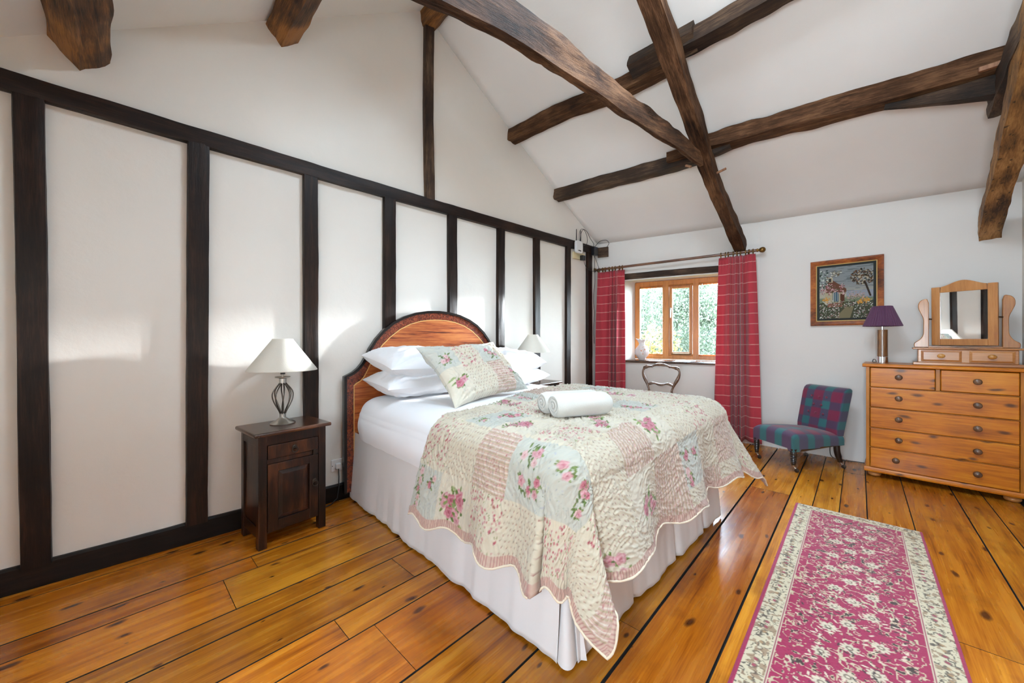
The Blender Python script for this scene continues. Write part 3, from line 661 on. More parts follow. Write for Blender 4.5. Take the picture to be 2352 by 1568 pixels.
def arch_in(off=0.0):
    half = [(.72, .05), (.72, .815), (.70, .832), (.672, .846), (.648, .872), (.624, .915), (.596, .972), (.555, 1.045), (.503, 1.11), (.44, 1.17), (.36, 1.23), (.27, 1.274), (.17, 1.303), (.08, 1.315), (0, 1.318)]
    k = 1 + off / .7
    pts = [(-a * k, z + off * (z > .1)) for a, z in half] + [(a * k, z + off * (z > .1)) for a, z in reversed(half[:-1])]
    return [(hc + a, z) for a, z in pts]
def strip(name, offa, offb, x0, x1, mat, fn=None):
    fn = fn or arch; A, B = fn(offa), fn(offb); n = len(A); g = G()
    vs = [(x, *p) for x in (x0, x1) for q in (A, B) for p in q]
    fs = []
    for i in range(n - 1):
        fs += [(2 * n + i, 2 * n + i + 1, 3 * n + i + 1, 3 * n + i), (i, i + 1, 2 * n + i + 1, 2 * n + i), (n + i, 3 * n + i, 3 * n + i + 1, n + i + 1), (i, n + i, n + i + 1, i + 1)]
    g.add(vs, fs); return g.build(name, mat, hb, smooth=50)
strip('headboard_edge', -.004, .016, hbx - .026, hbx + .010, M_blackbead)
g = G(); g.prism(arch_in(), hbx, hbx + .0015, axis='x'); g.build('headboard_panel', M_hbpanel, hb)
strip('headboard_inlay', -.001, .004, hbx, hbx + .0025, M_inlay, arch_in)

# divan top with fitted sheet : rounded box surface
def soft_box(x0, x1, y0, y1, z0, z1, rx, rz, nx=90, ny=80, crown=.015, bulge=.02, seed=0):
    """top + four sides as one sheet: unrolled grid, superellipse profile"""
    cx_, cy_ = (x0 + x1) / 2, (y0 + y1) / 2; hx, hy = (x1 - x0) / 2, (y1 - y0) / 2
    nr, nth = 70, 260; t = np.linspace(0, 1, nr)[:, None]; th = np.linspace(0, 2 * np.pi, nth, endpoint=False)[None, :]
    # direction to a rounded-rectangle boundary
    e = 12.0; c, s = np.cos(th), np.sin(th); k = 1 / ((np.abs(c) / 1) ** e + (np.abs(s) / 1) ** e) ** (1 / e)
    bx, by = hx * c * k, hy * s * k
    q = np.clip(t / .55, 0, 1); w2 = np.clip((t - .55) / .45, 0, 1)          # top part, then edge and side
    ang = np.clip(w2 / .55, 0, 1) * np.pi / 2; down = np.clip((w2 - .55) / .45, 0, 1)
    inset = rx * (1 - np.sin(ang)) * (w2 > 0) + rx * (w2 <= 0)
    L = np.sqrt(bx ** 2 + by ** 2); f = (1 - inset / np.minimum(hx, hy)) * q
    bul = bulge * np.sin(np.pi * np.clip(down * .9 + .1, 0, 1)) * (w2 > .5)
    X = bx * f; Y = by * f
    X = X + np.sign(bx) * np.minimum(np.abs(bx) / hx, 1) ** 8 * bul; Y = Y + np.sign(by) * np.minimum(np.abs(by) / hy, 1) ** 8 * bul
    Z = z1 - rz * (1 - np.cos(ang)) - (z1 - rz - z0) * down + crown * (1 - np.clip(t / .6, 0, 1) ** 2)
    P = np.stack([cx_ + X + 0 * Z, cy_ + Y + 0 * Z, Z + 0 * X], -1)
    wr = fbm(P[..., 0] * 2.2, P[..., 1] * 9 + P[..., 2] * 3, seed, 3) * .0035
    P[..., 2] += wr * (w2 < .6)
    side = fbm((P[..., 0] + P[..., 1]) * 14, P[..., 2] * 3, seed + 7, 2) * .005 * sstep(.5, .9, w2)
    P[..., 1] += side * np.sign(by) * (np.abs(by) / hy) ** 6; P[..., 0] += side * np.sign(bx) * (np.abs(bx) / hx) ** 6
    return P
P = soft_box(-2.735, -.785, BY0 - .015, BY1, .455, .742, .11, .13, seed=2)
gridmesh('mattress', P, M_sheet, bed, closed=True)
# box base inside the valance
G().box(-2.71, -.84, 1.12, 2.60, .06, .47).build('divan_base', M_sheet, bed, bevel=.02)
# valance: flat pleated skirt on three sides
def skirt(pts, seed, flare, ripple, zt=.475, zb=.012, n=220, nv=26, box_pleat=None):
    pts = [Vector(p) for p in pts]; seg = [(pts[i + 1] - pts[i]).length for i in range(len(pts) - 1)]; tot = sum(seg)
    P = np.zeros((nv, n, 3))
    for i in range(n):
        d = tot * i / (n - 1); k = 0
        while k < len(seg) - 1 and d > seg[k]: d -= seg[k]; k += 1
        p = pts[k].lerp(pts[k + 1], min(1, d / seg[k])); t_ = (pts[k + 1] - pts[k]).normalized(); nn = Vector((t_.y, -t_.x))
        for j in range(nv):
            v = j / (nv - 1); s_ = tot * i / (n - 1)
            w_ = ripple * (mnoise.noise(Vector((s_ * 7, seed, v * .7))) + .5 * mnoise.noise(Vector((s_ * 19, seed + 3, v * .5)))) * v ** .8
            w_ += flare * v ** 1.4
            if box_pleat:
                for q in box_pleat: w_ -= .022 * math.exp(-((s_ - q) / .02) ** 2) * v
            z = zt + (zb - zt) * v + .004 * mnoise.noise(Vector((s_ * 9, seed, 5))) * v
            P[j, i] = (p.x + nn.x * w_, p.y + nn.y * w_, z)
    return P
skn = skirt([(-2.76, BY0 + .01), (-.83, BY0 - .01)], 1.0, .03, .018)
gridmesh('valance', skn, M_valance, bed).modifiers.new('s', 'SOLIDIFY').thickness = .002
skf = skirt([(-.81, BY0 + .02), (-.82, BY1 + .02)], 5.0, .03, .010, box_pleat=(.45, .9, 1.3))
gridmesh('valance', skf, M_valance, bed).modifiers.new('s', 'SOLIDIFY').thickness = .002
skb = skirt([(-.84, BY1 + .02), (-2.74, BY1)], 9.0, .03, .02, n=60)
gridmesh('valance', skb, M_valance, bed)
# corner panel behind the split
P = np.zeros((20, 40, 3))
for j in range(20):
    for i in range(40):
        a = -math.pi / 2 + math.pi / 2 * i / 39; v = j / 19; r = .02 + .075 * v ** 1.2 + .02 * v * math.sin(a * 5)
        P[j, i] = (-.855 + r * math.cos(a), BY0 + .05 + r * math.sin(a) * .9, .46 - .447 * v)
gridmesh('valance_corner', P, M_valance, bed)

# pillows
def pillow(name, label, L, Wd, T, mat, mx, seed, ear=.06, group=None, colors=None, n=(70, 60), quilt=0, tcol=None, cat='pillow'):
    na, nb = n; u = np.linspace(-1, 1, na)[:, None]; v = np.linspace(-1, 1, nb)[None, :]
    def surf(sg):
        X = u * L / 2 * (1 - ear * (1 - v ** 2) * np.abs(u) ** 1.5); Y = v * Wd / 2 * (1 - ear * (1 - u ** 2) * np.abs(v) ** 1.5)
        t_ = np.clip((1 - np.abs(u) ** 2.6), 0, 1) ** .5 * np.clip((1 - np.abs(v) ** 2.4), 0, 1) ** .5
        th = np.arctan2(np.abs(v) - .98, np.abs(u) - .98)
        rr = np.sqrt((1 - np.abs(u)) ** 2 + (1 - np.abs(v)) ** 2)
        wr = .011 * np.sin(th * 14 + seed + np.sign(u) * 2 + np.sign(v)) * np.exp(-rr * 2.0) * np.clip(rr * 4, 0, 1) * (t_ > 0)
        wr = wr + .010 * fbm(u * 3 + seed, v * 3, seed, 3)
        Z = sg * (T / 2 * t_ + wr * np.clip(t_ * 2, 0, 1))
        if quilt: Z = Z + sg * quilt * np.clip(t_ * 3, 0, 1) * fbm(u * L * 34 + 3 * np.sin(v * 9), v * Wd * 16, seed, 2)
        return np.stack([X + 0 * v, Y + 0 * u, Z + 0 * X], -1)
    top, bot = surf(1), surf(-1)
    root = thing(name, label, cat, (0, 0, 0), 0, group) if False else None
    P = np.concatenate([top, bot[::-1][1:-1]], 0)       # wrap around in u
    idx = P.shape[0]
    cl_ = None
    if colors is not None: cl_ = np.concatenate([colors, colors[::-1][1:-1]], 0)
    P = np.concatenate([P, P[:1]], 0)
    if cl_ is not None: cl_ = np.concatenate([cl_, cl_[:1]], 0)
    uvs = np.stack([np.concatenate([u[:, 0] * L / 2, u[::-1, 0][1:-1] * L / 2, u[:1, 0] * L / 2])[:, None] + 0 * v, v * Wd / 2 + 0 * P[..., 0]], -1)
    o = gridmesh(name, P, mat, None, colors=cl_, uv=uvs); o.matrix_world = mx
    tag(o, label, cat, group)
    return o
def place(x, y, z, yaw=0, pitch=0, roll=0):
    return Matrix.Translation((x, y, z)) @ Matrix.Rotation(rad(yaw), 4, 'Z') @ Matrix.Rotation(rad(pitch), 4, 'Y') @ Matrix.Rotation(rad(roll), 4, 'X')
# local x = pillow length, laid along world y
pillow('pillow', 'lower white pillow of the near stack on the bed', .74, .50, .20, M_pillow, place(-2.44, 1.46, .846, 86, 0, 3), 3, group='white pillows at the headboard')
pillow('pillow', 'upper white pillow of the near stack, leaning on the headboard', .74, .50, .22, M_pillow, place(-2.47, 1.47, .985, 90, 2, 9), 5, group='white pillows at the headboard')
pillow('pillow', 'lower white pillow of the far stack beside the far lamp', .72, .48, .18, M_pillow, place(-2.40, 2.24, .838, 94, 0, 2), 8, group='white pillows at the headboard')
pillow('pillow', 'upper white pillow of the far stack with its corner over the far lamp', .76, .50, .22, M_pillow, place(-2.42, 2.20, .962, 96, -3, 9), 11, group='white pillows at the headboard')

# ------------------------------------------------------------------ cloth printing
class Canvas:
    def __init__(s, w_, h_, res, base='efe8d8'):
        s.w, s.h, s.r = w_, h_, res; s.nx, s.ny = int(w_ / res) + 1, int(h_ / res) + 1
        s.X, s.Y = np.meshgrid(np.arange(s.nx) * res, np.arange(s.ny) * res, indexing='ij')
        s.c = np.zeros((s.nx, s.ny, 3)) + np.array(lin(base))
    def win(s, x, y, r):
        a0, a1 = max(0, int((x - r) / s.r)), min(s.nx, int((x + r) / s.r) + 2); b0, b1 = max(0, int((y - r) / s.r)), min(s.ny, int((y + r) / s.r) + 2)
        return (slice(a0, a1), slice(b0, b1)) if a1 > a0 and b1 > b0 else None
    def blend(s, sl, m, c): s.c[sl] = s.c[sl] * (1 - m[..., None]) + np.array(lin(c)) * m[..., None]
    def dot(s, x, y, r, c, sx=1.0, ang=0.0, alpha=1.0, clip=None):
        sl = s.win(x, y, r * max(1, 1 / sx) * 1.3 + s.r)
        if not sl: return
        dx, dy = s.X[sl] - x, s.Y[sl] - y; ca, sa = math.cos(ang), math.sin(ang); p, q = dx * ca + dy * sa, (-dx * sa + dy * ca) / sx
        m = np.clip((r - np.sqrt(p * p + q * q)) / s.r + .5, 0, 1) * alpha
        if clip is not None: m = m * clip[sl]
        s.blend(sl, m, c)
    def leaf(s, x, y, l, a, c='7f9a5a', clip=None): s.dot(x + math.cos(a) * l * .8, y + math.sin(a) * l * .8, l, c, .42, a, 1, clip)
    def rose(s, x, y, r, rnd, tone=0, clip=None):
        base, dk, lt = [('dc98a6', 'bd5c70', 'f0cccc'), ('c96a80', '9e3e54', 'e4a8b2'), ('ecbcbe', 'd38c96', 'f6e0dc')][tone]
        for k in range(rnd.randint(2, 4)):
            a = rnd.uniform(0, 6.28); s.leaf(x + math.cos(a) * r * .7, y + math.sin(a) * r * .7, r * .55, a, rnd.choice(['71883f', '8aa05c', '5e7a3c']), clip)
        sl = s.win(x, y, r * 1.3)
        if not sl: return
        dx, dy = s.X[sl] - x, s.Y[sl] - y; d = np.sqrt(dx * dx + dy * dy) / r; th = np.arctan2(dy, dx); ph = rnd.uniform(0, 6)
        edge = 1 + .12 * np.sin(th * 5 + ph); m = np.clip((edge - d) * r / s.r + .5, 0, 1)
        if clip is not None: m = m * clip[sl]
        pet = .5 + .5 * np.sin(d * 11 + np.sin(th * 3 + ph) * 1.6 + th * 1.0)
        s.blend(sl, m, base); s.blend(sl, m * pet * .75, lt); s.blend(sl, m * np.clip(1 - d * 2.2, 0, 1), dk)
def print_patch(cv, x0, x1, y0, y1, kind, rnd):
    sl = (slice(int(x0 / cv.r), int(x1 / cv.r) + 1), slice(int(y0 / cv.r), int(y1 / cv.r) + 1))
    clip = np.zeros((cv.nx, cv.ny)); clip[sl] = 1; A = (x1 - x0) * (y1 - y0)
    X, Y = cv.X[sl], cv.Y[sl]; one = np.ones(X.shape); R = rnd
    pts = lambda d: [(R.uniform(x0, x1), R.uniform(y0, y1)) for _ in range(int(A * d))]
    if kind == 0:      # tiny sprigs in offset rows
        cv.blend(sl, one, 'ebe1cc'); st = .024
        for i in range(int((x1 - x0) / st) + 1):
            for j in range(int((y1 - y0) / st) + 1):
                x = x0 + st * (i + .5 * (j % 2)) + R.uniform(-.003, .003); y = y0 + st * j + R.uniform(-.003, .003)
                cv.dot(x, y, .0036, R.choice(['a34f5c', 'b26872', '8c5558']), .6, R.uniform(0, 3), .9, clip); cv.dot(x + .004, y + .004, .003, '979c7c', .5, R.uniform(0, 3), .7, clip)
    elif kind == 1:    # scattered pink blossoms
        cv.blend(sl, one, 'ece2cd')
        for x, y in pts(1900): cv.dot(x, y, R.uniform(.004, .0075), R.choice(['c9687a', 'd58a94', 'bf5568', 'dba0a4']), R.uniform(.6, 1), R.uniform(0, 3), .95, clip)
        for x, y in pts(1100): cv.leaf(x, y, .005, R.uniform(0, 6.3), R.choice(['94a06c', '7f8f58']), clip)
    elif kind == 2:    # pink ticking stripe with blossom between
        cv.blend(sl, one, 'dfc0b2'); f = np.mod(Y - y0, .0215)
        cv.blend(sl, (f < .0043).astype(float) * .8, 'b9b48e'); cv.blend(sl, ((f > .0086) & (f < .0129)).astype(float), 'f3e8da')
        for x, y in pts(3600): cv.dot(x, y, R.uniform(.0025, .004), R.choice(['c4808a', 'b86a76', 'f0dfd2']), .8, 0, .8, clip)
    elif kind == 3:    # pale blue with rose bouquets
        cv.blend(sl, one, 'd8d9cf')
        for x, y in pts(1400): cv.dot(x, y, R.uniform(.0025, .0045), R.choice(['b3bccb', 'a8b4b8', 'c2c6da', 'aab89e']), .5, R.uniform(0, 3), .8, clip)
        for k in range(max(1, int(A * 60))):
            x, y = R.uniform(x0 + .04, x1 - .04), R.uniform(y0 + .04, y1 - .04)
            for q in range(7): cv.leaf(x + R.uniform(-.03, .03), y + R.uniform(-.03, .03), .013, R.uniform(0, 6.3), R.choice(['6f8548', '84995c', '5c7440']), clip)
            for q in range(R.randint(2, 3)): cv.rose(x + R.uniform(-.03, .03), y + R.uniform(-.03, .03), R.uniform(.015, .023), R, R.choice([0, 1, 2]), clip)
    elif kind == 4:    # cream with big roses
        cv.blend(sl, one, 'eee5d2')
        for x, y in pts(110): cv.dot(x, y, .007, R.choice(['c8c6d2', 'd8c3c0', 'c9cfb4']), .5, R.uniform(0, 3), .6, clip)
        for k in range(max(1, int(A * 45))):
            x, y = R.uniform(x0 + .06, x1 - .05), R.uniform(y0 + .06, y1 - .05)
            for q in range(6): cv.leaf(x + R.uniform(-.045, .045), y + R.uniform(-.045, .045), .018, R.uniform(0, 6.3), R.choice(['93a866', 'a9b884', '7d9450']), clip)
            for q in range(3): cv.rose(x + R.uniform(-.035, .035), y + R.uniform(-.035, .035), R.uniform(.02, .032), R, R.choice([0, 1]), clip)
QL, QW, PS = 1.70, 2.62, .262
rows = [[3, 1, 0, 4, 3, 2, 1, 0, 3, 1], [4, 0, 3, 1, 0, 4, 0, 3, 0, 1], [1, 2, 4, 0, 3, 1, 4, 0, 2, 4], [0, 3, 1, 4, 0, 3, 0, 1, 3, 0], [1, 3, 0, 2, 4, 0, 1, 0, 4, 0], [0, 1, 0, 4, 2, 3, 0, 2, 0, 1], [2, 4, 4, 0, 2, 0, 2, 0, 1, 0]]
cvq = Canvas(QL, QW, .0043); RQ = random.Random(11)
for i, r_ in enumerate(rows):
    for j, kd in enumerate(r_):
        x0_, y0_ = i * PS, j * PS
        if x0_ < QL - .02: print_patch(cvq, x0_, min(QL, x0_ + PS), y0_, min(QW, y0_ + PS), kd, RQ)
# striped border band round the cloth
e_ = np.minimum(np.minimum(QL - cvq.X, cvq.Y), QW - cvq.Y); al = np.where((np.minimum(cvq.Y, QW - cvq.Y) < QL - cvq.X), cvq.X, cvq.Y)
mb = (e_ < .042).astype(float); cvq.c = cvq.c * (1 - mb[..., None]) + np.array(lin('e4c6b6')) * mb[..., None]
st_ = (np.mod(al, .012) < .004).astype(float) * mb; cvq.c = (cvq.c * (1 - st_[..., None] * .7) + np.array(lin('b9767a')) * st_[..., None] * .7) * np.array([.53, .515, .495])

# ------------------------------------------------------------------ quilt
def quilt_pt(a, b):
    """cloth metres -> laid position before draping: a from the head hem, b from the near hem"""
    u, v = a / QL, b / QW
    c00, c01, c10, c11 = (-1.67, .575), (-1.96, 3.05), (-.34, .575), (-.36, 3.06)
    x = (c00[0] * (1 - u) * (1 - v) + c01[0] * (1 - u) * v + c10[0] * u * (1 - v) + c11[0] * u * v)
    y = (c00[1] * (1 - u) * (1 - v) + c01[1] * (1 - u) * v + c10[1] * u * (1 - v) + c11[1] * u * v)
    x = x + (1 - u) * .17 * np.exp(-((b - .75) / .5) ** 2)
    return x, y
A_, B_ = cvq.X, cvq.Y
# scalloped hem: cloth edge pushed in and out
sc1 = .016 * np.sin(A_ / .27 * 2 * np.pi) * np.exp(-B_ / .12) + .016 * np.sin(A_ / .27 * 2 * np.pi) * np.exp(-(QW - B_) / .12)
sc2 = .016 * np.sin(B_ / .29 * 2 * np.pi) * np.exp(-(QL - A_) / .12)
QX, QY = quilt_pt(A_ + sc2, B_ + 0 * A_); QY = QY + sc1
xf, y0q, y1q, TOP = -.77, BY0 - .035, BY1 + .01, .764
dx = np.maximum(0, QX - xf + .08); dyn = np.maximum(0, y0q + .08 - QY); dyf = np.maximum(0, QY - y1q + .08); dy = np.maximum(dyn, dyf)
d = np.hypot(dx, dy); phi = np.arctan2(dy, dx)               # 0: foot side, 90deg: long side
rb_ = .115
th_ = np.clip(d / rb_, 0, np.pi / 2); bend_out = rb_ * np.sin(th_); bend_dn = rb_ * (1 - np.cos(th_)); rest = np.maximum(0, d - rb_ * np.pi / 2)
nc_ = (dyn > 0) & (dx > 0); wn_ = np.exp(-((phi - .80) / .13) ** 2)
rest = np.where(nc_, rest * (np.maximum(np.cos(phi), np.sin(phi)) * (1 - wn_) + .93 * wn_), rest)
corner = np.sin(2 * phi) ** 2 * (d > 0)
hangw = fbm(QX * 3.3 + 4, QY * 3.3, 31, 2)
flare = .08 + .03 * hangw + corner * (.03 + .13 * np.exp(-((phi - .68) / .24) ** 2) - .12 * np.exp(-((phi - .42) / .14) ** 2) - .09 * np.exp(-((phi - 1.15) / .15) ** 2))
nearc = (dyn > 0) & (dx > 0); farc = (dyf > 0) & (dx > 0)
flare = np.where(farc, .06 + corner * .42, flare)
flare = flare + np.where(dyf > 0, .05, 0) * sstep(0, .3, dx)
out = bend_out + rest * flare; drop = bend_dn + rest * np.sqrt(np.maximum(.05, 1 - np.minimum(flare, .95) ** 2))
psi = np.where(nearc, phi - .42 * np.sin(2 * phi) ** 2, phi); xx_ = (phi - .80) / .17; lat = np.where(nearc, rest * .14 * xx_ * np.exp(-xx_ ** 2 / 1.1), 0); fx_ = np.minimum(QX, xf - .08) + out * np.cos(psi) ; sy = np.where(dyn > 0, -1.0, 1.0)
fy_ = np.where(dyn > 0, y0q + .08, np.where(dyf > 0, y1q - .08, QY)) + sy * out * np.sin(psi) * (dy > 0)
fx_ = np.where(dx > 0, fx_, QX)
fx_ = np.where((dx > 0) | (d <= 0), fx_, QX)
# wavy folds along the long hem and the foot
fold = rest * .09 * (.9 + np.sin(QX * 15 + 1.2 * np.sin(QX * 6))) * (dyn > 0) * (dx <= 0)
foldf = rest * .13 * (.8 + np.sin(QY * 10.5 + .6)) * (dx > 0) * (1 - np.clip(dy * 5, 0, 1))
cr = .018 * (1 - np.clip(np.maximum(np.abs(QX + 1.77) / .95, np.abs(QY - 1.85) / .79), 0, 1) ** 2)
qz = TOP + cr - drop
pf = 1.0
puck = fbm(A_ * 34 + 2.2 * np.sin(B_ * 21), B_ * 17 + 1.7 * np.sin(A_ * 33), 5, 2)
ridge = (1 - np.abs(puck)) ** 2
pa = np.where(d > .05, .0045, .012); pz = pa * ridge
QP = np.stack([fx_ + foldf - lat * .75, fy_ - fold - lat * .65, qz], -1)
gu = np.gradient(QP, axis=0); gv = np.gradient(QP, axis=1); nrm = np.cross(gu, gv); nrm /= np.maximum(1e-9, np.linalg.norm(nrm, axis=-1, keepdims=True))
QP = QP + nrm * (pz + .006)[..., None]
QP[..., 2] = np.maximum(QP[..., 2], .012)
uvq = np.stack([A_, B_], -1)
q_root = thing('patchwork_quilt', 'floral patchwork quilt draped over the foot of the bed, corner trailing to the floor', 'quilt')
qo = gridmesh('quilt_cover', QP, M_quilt, q_root, colors=cvq.c, uv=uvq); so = qo.modifiers.new('s', 'SOLIDIFY'); so.thickness = .007; so.offset = -1
edge = [QP[i, 0] for i in range(0, cvq.nx, 3)] + [QP[-1, j] for j in range(0, cvq.ny, 3)] + [QP[i, -1] for i in range(cvq.nx - 1, 0, -3)]
g = G(); g.tube([Vector(p) for p in edge], .0042, 6); g.build('quilt_piping', fabric('cream_piping', 'cbbba4'), q_root, smooth=180)

# ------------------------------------------------------------------ cushion (same print)
na, nb = 150, 115; cvc = Canvas(.70, .52, .0047); na, nb = cvc.nx, cvc.ny; RC = random.Random(5)
for (x0_, x1_, y0_, y1_, kd) in ((0, .16, .27, .52, 3), (0, .16, 0, .27, 4), (.16, .36, .24, .52, 1), (.16, .38, 0, .24, 0), (.36, .54, .26, .52, 3), (.38, .56, 0, .26, 2), (.54, .70, .2, .52, 0), (.56, .70, 0, .2, 3)):
    print_patch(cvc, x0_, x1_, y0_, y1_, kd, RC)
cvc.c *= .72
bl, br, tl, tr_ = Vector((-1.82, 1.27, .775)), Vector((-1.95, 2.00, .775)), Vector((-2.11, 1.29, 1.035)), Vector((-2.21, 1.95, 1.095))
cxv = ((br - bl) + (tr_ - tl)).normalized(); cyv = ((tl - bl) + (tr_ - br)); cyv = (cyv - cxv * cyv.dot(cxv)).normalized(); czv = cxv.cross(cyv); cc_ = (bl + br + tl + tr_) / 4
mxc = Matrix(((cxv.x, cyv.x, czv.x, cc_.x), (cxv.y, cyv.y, czv.y, cc_.y), (cxv.z, cyv.z, czv.z, cc_.z + .02), (0, 0, 0, 1)))
cu = pillow('cushion', 'quilted floral cushion leaning on the white pillows', .78, .49, .19, M_quilt, mxc, 2, ear=.15, colors=cvc.c, n=(na, nb), quilt=.007, cat='cushion')

# ------------------------------------------------------------------ rolled towel
tw = thing('rolled_towel', 'white towel folded and rolled, lying on the quilt', 'towel', (-1.11, 1.515, .838), rad(67.6))
def roll(yc, r, L, seed, h=.0):
    n = 46; prof = []
    P = np.zeros((34, n, 3))
    for i in range(34):
        x = -L / 2 + L * i / 33; e = min(1, (min(i, 33 - i) / 3.0)) ; e = .82 + .18 * e ** .6
        for k in range(n):
            a = 2 * math.pi * k / n; rr = r * e * (1 + .05 * mnoise.noise(Vector((x * 8, math.cos(a) * 1.5, math.sin(a) * 1.5 + seed))))
            P[i, k] = (x, yc + rr * 1.12 * math.cos(a), h + rr * .96 * math.sin(a))
    return P
for yc, r, L, seed, nm in ((-.052, .058, .30, 1, 'towel_roll'), (.052, .054, .315, 4, 'towel_roll')):
    P = roll(yc, r, L, seed); o = gridmesh(nm, P, M_towel, tw, closed=True)
    # spiral layers showing at both ends
    for sx in (-1, 1):
        g = G(); pts = []
        for k in range(60):
            a = k * .28; q = r * (.86 - .78 * k / 60); pts.append((sx * (L / 2 - .006 + .006 * (k / 60)), yc + q * 1.1 * math.cos(a), q * .95 * math.sin(a)))
        g.tube(pts, .0055, 6); g.build('towel_fold', M_towel, o, smooth=180)
        g = G(); g.lathe([(r * .84, 0), (r * .84, .006), (.001, .007)], 24, Matrix.Translation((sx * (L / 2 - .012), yc, 0)) @ Matrix.Rotation(sx * math.pi / 2, 4, 'Y')); g.build('towel_end', M_towel, o, smooth=60)

# ------------------------------------------------------------------ bedside cabinets and lamps
def nightstand(label, loc, rz, H, group):
    r = thing('bedside_cabinet', label, 'bedside table', loc, rz, group)   # local: +x faces the room, y along the wall
    w2, dp = .18, .29; hh = H - .022
    g = G()
    for x0 in (-dp, -.042):
        for y0 in (-w2, w2 - .042):
            q = .042; g2 = G(); g2.box(x0, x0 + q, y0, y0 + q, 0, hh); g2.build('leg', M_night, r, bevel=.003)
    g = G(); g.box(-dp + .008, -.012, -w2 + .01, w2 - .01, .075, hh - .002)
    g.box(-dp + .02, -.004, -w2 + .04, w2 - .04, hh - .055, hh); g.box(-.03, -.006, -w2 + .04, w2 - .04, hh - .16, hh - .135)
    g.build('carcass', M_night, r, bevel=.002)
    for s_ in (-1, 1):
        ya = s_ * (w2 - .006)
        for za, zb in ((hh - .06, hh), (.06, .12)): g = G(); g.box(-dp + .04, -.04, min(ya, ya + s_ * .004), max(ya, ya + s_ * .004), za, zb); g.build('side_rail', M_night, r, bevel=.0015)
    prof = [(0, 0), (.008, .004), (.013, .012), (.008, .02), (0, .022)]
    g = G(); ew = w2 + .026; g.box(-dp - .02, .024, -ew, ew, hh, H); g.build('table_top', M_nighttop, r, bevel=.008)
    g = G(); g.box(-.012, .001, -w2 + .046, w2 - .046, hh - .133, hh - .058); dr = g.build('drawer', M_night, r, bevel=.003)
    def ringpull(y, z, par):
        g = G(); g.lathe([(.014, 0), (.014, .003), (.007, .006), (.007, .012)], 16, Matrix.Translation((.001, y, z)) @ Matrix.Rotation(math.pi / 2, 4, 'Y'))
        g.tube([(.014 + .004 * math.sin(a), y + .014 * math.sin(a), z - .014 + .014 * math.cos(a)) for a in [2 * math.pi * k / 20 for k in range(20)]], .0028, 8, closed=True)
        g.build('ring_pull', M_ant, par, smooth=50)
    ringpull(0, hh - .09, dr)
    d0, d1 = .085, hh - .162; ya, yb = -w2 + .046, w2 - .046
    g = G()
    for q in ((ya, ya + .05, d0, d1), (yb - .05, yb, d0, d1), (ya + .05, yb - .05, d0, d0 + .055), (ya + .05, yb - .05, d1 - .045, d1)): g.box(-.012, .001, *q)
    do = g.build('door', M_night, r, bevel=.002)
    g = G(); a, b, c_, d_ = ya + .052, yb - .052, d0 + .057, d1 - .047; m = .022
    vs = [(-.010, a, c_), (-.010, b, c_), (-.010, b, d_), (-.010, a, d_), (-.002, a + m, c_ + m), (-.002, b - m, c_ + m), (-.002, b - m, d_ - m), (-.002, a + m, d_ - m)]
    g.add(vs, [(4, 5, 6, 7)] + [(i, (i + 1) % 4, (i + 1) % 4 + 4, i + 4) for i in range(4)]); g.build('door_panel', M_night, do)
    ringpull(yb - .022, (d0 + d1) / 2 + .03, do)
    g = G(); g.box(-.01, .006, yb - .03, yb - .012, hh - .165, hh - .13); g.build('door_catch', M_ant, do, bevel=.002)
    return r
nightstand('dark wood bedside cabinet in front of the wall posts, left of the bed', (-2.428, .600, 0), rad(7), .642, 'bedside cabinets')
nightstand('bedside cabinet beyond the bed, only its top showing under the far lamp', (-2.46, 2.93, 0), rad(5), .715, 'bedside cabinets')

def table_lamp(label, loc, s, seed):
    r = thing('table_lamp', label, 'lamp', loc, rad(seed * 20), 'bedside lamps'); 
    Z = lambda z: z * s
    g = G(); g.lathe([(.001, 0), (.066 * s, 0), (.068 * s, Z(.004)), (.06 * s, Z(.010)), (.035 * s, Z(.024)), (.018 * s, Z(.036)), (.016 * s, Z(.04))], 40); g.build('lamp_base', M_steel, r, smooth=40)
    for q in ((.017, .034, .062), (.019, .243, .272)): g = G(); g.lathe([(q[0] * s, Z(q[1])), (q[0] * s, Z(q[2]))], 20); g.build('collar', M_steel, r, smooth=40)
    for k in range(8):
        a0 = 2 * math.pi * k / 8; pts = []
        for j in range(15):
            t_ = j / 14; z = .055 + .195 * t_
            rr = .013 + .042 * (math.sin(math.pi * min(1, t_ / .62) / 2) ** 1.35 if t_ < .62 else max(0, math.cos(math.pi * (t_ - .62) / .76)) ** 1.2)
            a = a0 + .5 * t_; pts.append((rr * math.cos(a) * s, rr * math.sin(a) * s, Z(z)))
        g = G(); g.tube(pts, .0036 * s, 8); g.build('cage_rod', M_dsteel, r, smooth=180)
    g = G(); g.lathe([(.012 * s, Z(.27)), (.04 * s, Z(.28)), (.041 * s, Z(.284)), (.012 * s, Z(.276))], 30); g.lathe([(.007 * s, Z(.27)), (.007 * s, Z(.30))], 12); g.build('drip_pan', M_steel, r, smooth=40)
    g = G(); g.lathe([(.013 * s, Z(.298)), (.013 * s, Z(.33)), (.02 * s, Z(.36)), (.024 * s, Z(.385)), (.015 * s, Z(.41)), (.001, Z(.415))], 20); g.build('bulb_holder', M_blackp, r, smooth=50)
    g = G(); n = 72; g.lathe([(.187 * s, Z(.322)), (.187 * s, Z(.326)), (.056 * s, Z(.51)), (.056 * s, Z(.514))], n, cap=False)
    o = g.build('lamp_shade', M_shade, r, smooth=180); so = o.modifiers.new('s', 'SOLIDIFY'); so.thickness = .002
    return r
table_lamp('near bedside lamp, cream coolie shade on a twisted steel cage, left of the bed', (-2.600, .580, .642), 1.0, 1)
